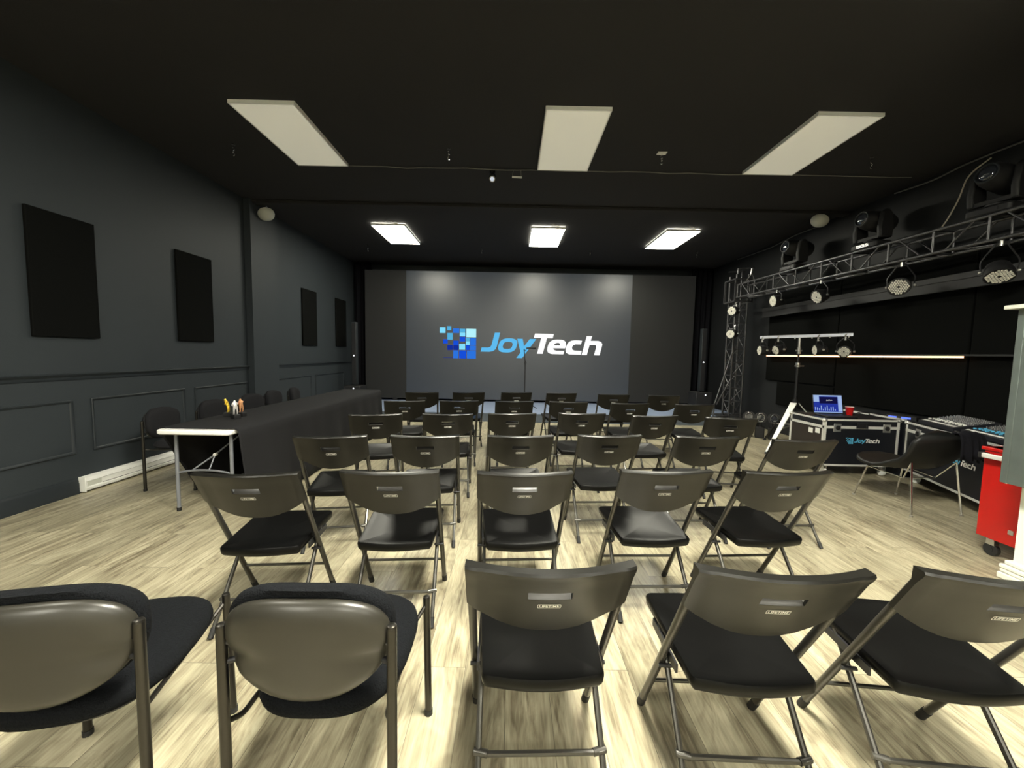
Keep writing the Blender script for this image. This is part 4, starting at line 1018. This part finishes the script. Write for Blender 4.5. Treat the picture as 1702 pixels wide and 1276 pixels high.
def scr_multi(rects, m, d, name):
    q = MB()
    for x0, x1, z0, z1 in rects: q.add([(x0, -d, z0), (x1, -d, z0), (x1, -d, z1), (x0, -d, z1)], [(0, 1, 2, 3)])
    return q.xf(tilt).build(name, m, lid, smooth=0)
scr_multi([(-0.174, 0.174, 0.014, 0.238)], 'scr_blue', 0.0012, 'screen')
rnd = random.Random(9)
scr_multi([(-0.174, 0.174, 0.222, 0.238), (-0.174, -0.105, 0.15, 0.222), (0.125, 0.174, 0.03, 0.222), (-0.174, 0.174, 0.014, 0.024)] + [(-0.16 + 0.024 * k, -0.15 + 0.024 * k, 0.04, 0.06 + 0.05 * rnd.random()) for k in range(11)], 'scr_pale', 0.0018, 'screen_icons')
scr_multi([(-0.10, 0.12, 0.13, 0.215)], 'scr_dark', 0.0022, 'screen_window')
tx = text_mb('JoyTech', 0.022); tx.v = [Vector((v.x + 0.02, -0.003, v.y + 0.175)) for v in tx.v]
tx.xf(tilt).build('screen_lettering', 'g_white', lid)
cp = thing('plastic_cup', 'red plastic party cup beside the laptop', 'cup', (4.312, 4.975, 0.706))
MB().lathe([(0.030, 0.0), (0.031, 0.002), (0.044, 0.110), (0.0455, 0.112), (0.0455, 0.115), (0.042, 0.114), (0.029, 0.006)], 24).build('cup_body', 'cup', cp)
MB().tube([(0.0455 * math.cos(2 * PI * k / 24), 0.0455 * math.sin(2 * PI * k / 24), 0.115) for k in range(24)], 0.0022, 6, closed=True).build('rim', 'white', cp)
t = thing('wireless_receiver', 'small black unit with blue displays behind the gap between the two flight cases', 'audio unit', (4.86, 4.86, 0.691), R(-62))
MB().box(-0.14, 0.14, 0, 0.14, 0, 0.045).build('housing', 'black', t, 0.004)
MB().box(-0.12, -0.04, -0.002, 0.0, 0.012, 0.034).box(0.0, 0.09, -0.002, 0.0, 0.012, 0.034).build('display', 'blue_led', t)
cb = [(4.42 + 0.03 * i, 5.05 + 0.03 * math.sin(i * 0.9), 0.711 + (0.035 if 2 < i < 8 else 0)) for i in range(11)]
tag(MB().tube(cb, 0.006, 6, fillet=0.02).build('audio_cable', 'black'), 'loose black cable on the flight case right of the red cup', 'cable')

def mixer(px, pz, L, W, label, fader_mat, rz):
    t = thing('mixing_console', label, 'mixing console', px, rz, 'mixing consoles on the flight case')
    # local: x along, y back; sloped top
    def zt(y): return 0.045 + 0.075 * y / W
    b = MB(); b.add([(-L/2, 0, 0), (L/2, 0, 0), (L/2, W, 0), (-L/2, W, 0), (-L/2, 0, zt(0)), (L/2, 0, zt(0)), (L/2, W, zt(W)), (-L/2, W, zt(W))],
                    [(0, 3, 2, 1), (4, 5, 6, 7), (0, 1, 5, 4), (1, 2, 6, 5), (2, 3, 7, 6), (3, 0, 4, 7)])
    b.build('console_body', 'case', t, 0.004)
    def strip(y0, y1, x0, x1, m, name):
        MB().add([(x0, y0, zt(y0) + .0015), (x1, y0, zt(y0) + .0015), (x1, y1, zt(y1) + .0015), (x0, y1, zt(y1) + .0015)], [(0, 1, 2, 3)]).build(name, m, t, smooth=0)
    strip(0.02, 0.05, -L/2 + 0.02, L/2 - 0.02, 'logo_white', 'scribble_strip')
    kn = MB(); nx = int(L / 0.032)
    for i in range(nx):
        for j in range(6):
            x = -L/2 + 0.03 + i * (L - 0.06) / (nx - 1); y = 0.17 + j * 0.030
            if y > W - 0.02: continue
            kn.cyl((x, y, zt(y)), (x, y, zt(y) + 0.014), 0.007, 0.0055, 8)
    kn.build('knobs', 'lens_ring', t)
    fd = MB()
    for i in range(nx):
        x = -L/2 + 0.03 + i * (L - 0.06) / (nx - 1); y = 0.075 + 0.05 * ((i * 7) % 5) / 5
        fd.box(x - 0.006, x + 0.006, y, y + 0.022, zt(y), zt(y) + 0.014)
    fd.build('faders', fader_mat, t)
    return t
def along(s, inset):   # point on the top of the turned case
    u = dv.normalized(); nrm = Vector((-u.y, u.x, 0)); q = P0 + u * s + nrm * inset
    return (q.x, q.y, 0.706)
mixer(along(0.42, 0.03), 0, 0.56, 0.36, 'black mixing console with many small grey knobs, the left one', 'logo_white', ang)
mixer(along(1.07, 0.03), 0, 0.52, 0.36, 'black mixing console with blue sliders, the right one beside the grey steel box', 'print_cyan', ang)
t = thing('desk_lamp', 'small white lamp head on a thin gooseneck above the mixing console', 'lamp', along(0.85, 0.405), 0)
MB().cyl((0, 0, 0), (0, 0, 0.02), 0.010).tube([(0, 0, 0.02), (0, 0, 0.22), (-0.01, -0.01, 0.31)], 0.003, 6, fillet=0.05).build('gooseneck', 'black_metal', t)
MB().cyl((-0.04, -0.012, 0.31), (0.03, -0.008, 0.312), 0.011).build('lamp_head', 'white', t)

# ---------------------------------------------------------------- red tool cart, grey steel box
rc = thing('tool_cart', 'bright red rolling tool cart beside the white column', 'tool cart', (3.50, 2.86, 0))
MB().box(0, 0.42, -0.36, 0.0, 0.135, 0.80).build('cabinet', 'red', rc, 0.006)
MB().box(-0.012, 0.43, -0.37, 0.012, 0.775, 0.80).build('top_tray', 'red', rc, 0.005)
MB().box(-0.055, 0.0, -0.035, -0.005, 0.72, 0.76).build('handle_bracket', 'black', rc, 0.004)
MB().box(-0.060, -0.040, -0.34, -0.03, 0.725, 0.760).build('push_handle', 'alu_white', rc, 0.006)
MB().box(-0.008, 0.0, -0.22, -0.19, 0.22, 0.25).build('latch', 'alu', rc)
for x in (0.06, 0.36):
    for y in (-0.30, -0.06):
        c = MB().box(x - 0.02, x + 0.02, y - 0.025, y + 0.025, 0.08, 0.136).build('caster', 'alu', rc)
        MB().cyl((x - 0.013, y, 0.045), (x + 0.013, y, 0.045), 0.045, n=20).cyl((x - 0.016, y, 0.045), (x + 0.016, y, 0.045), 0.018, n=12).build('caster_wheel', 'rubber', c)
gb = thing('steel_cabinet', 'grey steel box fixed to the side of the white column', 'steel box', (3.135, 2.45, 0.655))
MB().box(0, 0.153, -0.02, 0.018, 0, 1.09).box(0.0, 0.153, -0.30, -0.02, 0.0, 1.09).build('box_body', 'galv', gb, 0.003)
MB().box(-0.055, 0.153, -0.34, 0.05, 1.09, 1.115).build('lid', 'offwhite', gb, 0.004)
mb = MB()
for y in (-0.26, -0.01): mb.cyl((0.01, y, -0.004), (0.01, y, 0.002), 0.006)
mb.build('rivet', 'chrome', gb)

# ---------------------------------------------------------------- operator's chair with jacket
oc = thing('shell_chair', 'black bucket chair on thin chrome legs in front of the flight cases', 'chair', (3.90, 3.80, 0), R(4))
def shell_seat():
    mb = MB(); nu_, nv_ = 20, 20; vs = []
    def pt(u, v):   # v: 0 front lip .. 1 back top ; u -1..1
        w = 0.275 + 0.03 * max(0.0, (v - 0.5) * 2)
        if v < 0.5:
            q = v / 0.5; y = 0.36 - 0.50 * q; z = 0.445 - 0.055 * math.sin(q * PI * 0.9)
        else:
            q = (v - 0.5) / 0.5; y = -0.14 - 0.25 * q ** 0.75; z = 0.428 + 0.345 * q ** 0.95
        wing = abs(u) ** 2.2
        z += wing * (0.07 * math.exp(-((v - 0.50) / 0.16) ** 2))
        if v > 0.5: y += wing * 0.10 * q
        cut = 1.0
        if v > 0.78: cut = max(0.0, 1 - ((v - 0.78) / 0.225) ** 3.2) ** 0.5
        if v < 0.20: cut = max(0.0, 1 - ((0.20 - v) / 0.21) ** 2.6) ** 0.5
        return Vector((u * w * cut, y, z))
    for j in range(nv_ + 1):
        for i in range(nu_ + 1): vs.append(pt(-1 + 2 * i / nu_, j / nv_))
    m = nu_ + 1
    mb.add(vs, [(j * m + i, j * m + i + 1, (j + 1) * m + i + 1, (j + 1) * m + i) for j in range(nv_) for i in range(nu_)])
    return mb
o = shell_seat().build('seat_shell', 'leather', oc, smooth=70); s_ = o.modifiers.new('solid', 'SOLIDIFY'); s_.thickness = 0.03; s_.offset = -1
for sx_ in (-1, 1):
    MB().tube([(sx_ * 0.24, 0.28, 0.01), (sx_ * 0.20, 0.20, 0.335)], 0.008, 10).build('leg', 'chrome', oc)
    MB().tube([(sx_ * 0.25, -0.29, 0.01), (sx_ * 0.225, -0.23, 0.485)], 0.008, 10).build('leg', 'chrome', oc)
    MB().tube([(sx_ * 0.20, 0.20, 0.335), (sx_ * 0.165, -0.12, 0.31), (sx_ * 0.225, -0.23, 0.485)], 0.007, 8).build('frame_strut', 'chrome', oc)
    MB().cyl((sx_ * 0.24, 0.28, 0), (sx_ * 0.24, 0.28, 0.014), 0.013).cyl((sx_ * 0.25, -0.29, 0), (sx_ * 0.25, -0.29, 0.014), 0.013).build('foot_cap', 'alu', oc)
MB().tube([(-0.20, 0.20, 0.335), (0.20, 0.20, 0.335)], 0.007, 8).tube([(-0.165, -0.12, 0.31), (0.165, -0.12, 0.31)], 0.007, 8).build('under_frame', 'chrome', oc)
# jacket over the backrest
jk = MB(); nj = 18; rows = []
for i in range(nj + 1):
    u = -1 + 2 * i / nj; x = 0.145 + u * 0.165
    f = 0.012 * math.sin(i * 1.3) + 0.01 * math.sin(i * 2.9)
    top = 0.805 - 0.03 * max(0, u) - 0.02 * math.sin(i * 0.9) * 0.5
    yb = -0.440 + 0.07 * max(0, (x / 0.30)) ** 2.2
    rows.append([(x * 1.05, yb - 0.015 + f, 0.555 + 0.02 * math.sin(i * 1.1)), (x * 1.03, yb - 0.010 + f * .8, 0.62), (x * 1.0, yb - 0.006 + f * .5, 0.72), (x, yb + 0.012, top - 0.015), (x, yb + 0.05, top),
                 (x, yb + 0.09, top - 0.02), (x, yb + 0.13 + f * .3, 0.68), (x, yb + 0.17 + f * .4, 0.60)])
vs = [p for r in rows for p in r]; q = len(rows[0])
jk.add(vs, [(i * q + k, i * q + k + 1, (i + 1) * q + k + 1, (i + 1) * q + k) for i in range(nj) for k in range(q - 1)])
jk.xf(Matrix.Translation((3.90, 3.80, 0)) @ Matrix.Rotation(R(4), 4, 'Z'))
o = jk.build('jacket', 'jacket', None, smooth=70); s_ = o.modifiers.new('solid', 'SOLIDIFY'); s_.thickness = 0.012
tag(o, 'black jacket hung over the back of the chrome-legged chair', 'jacket')
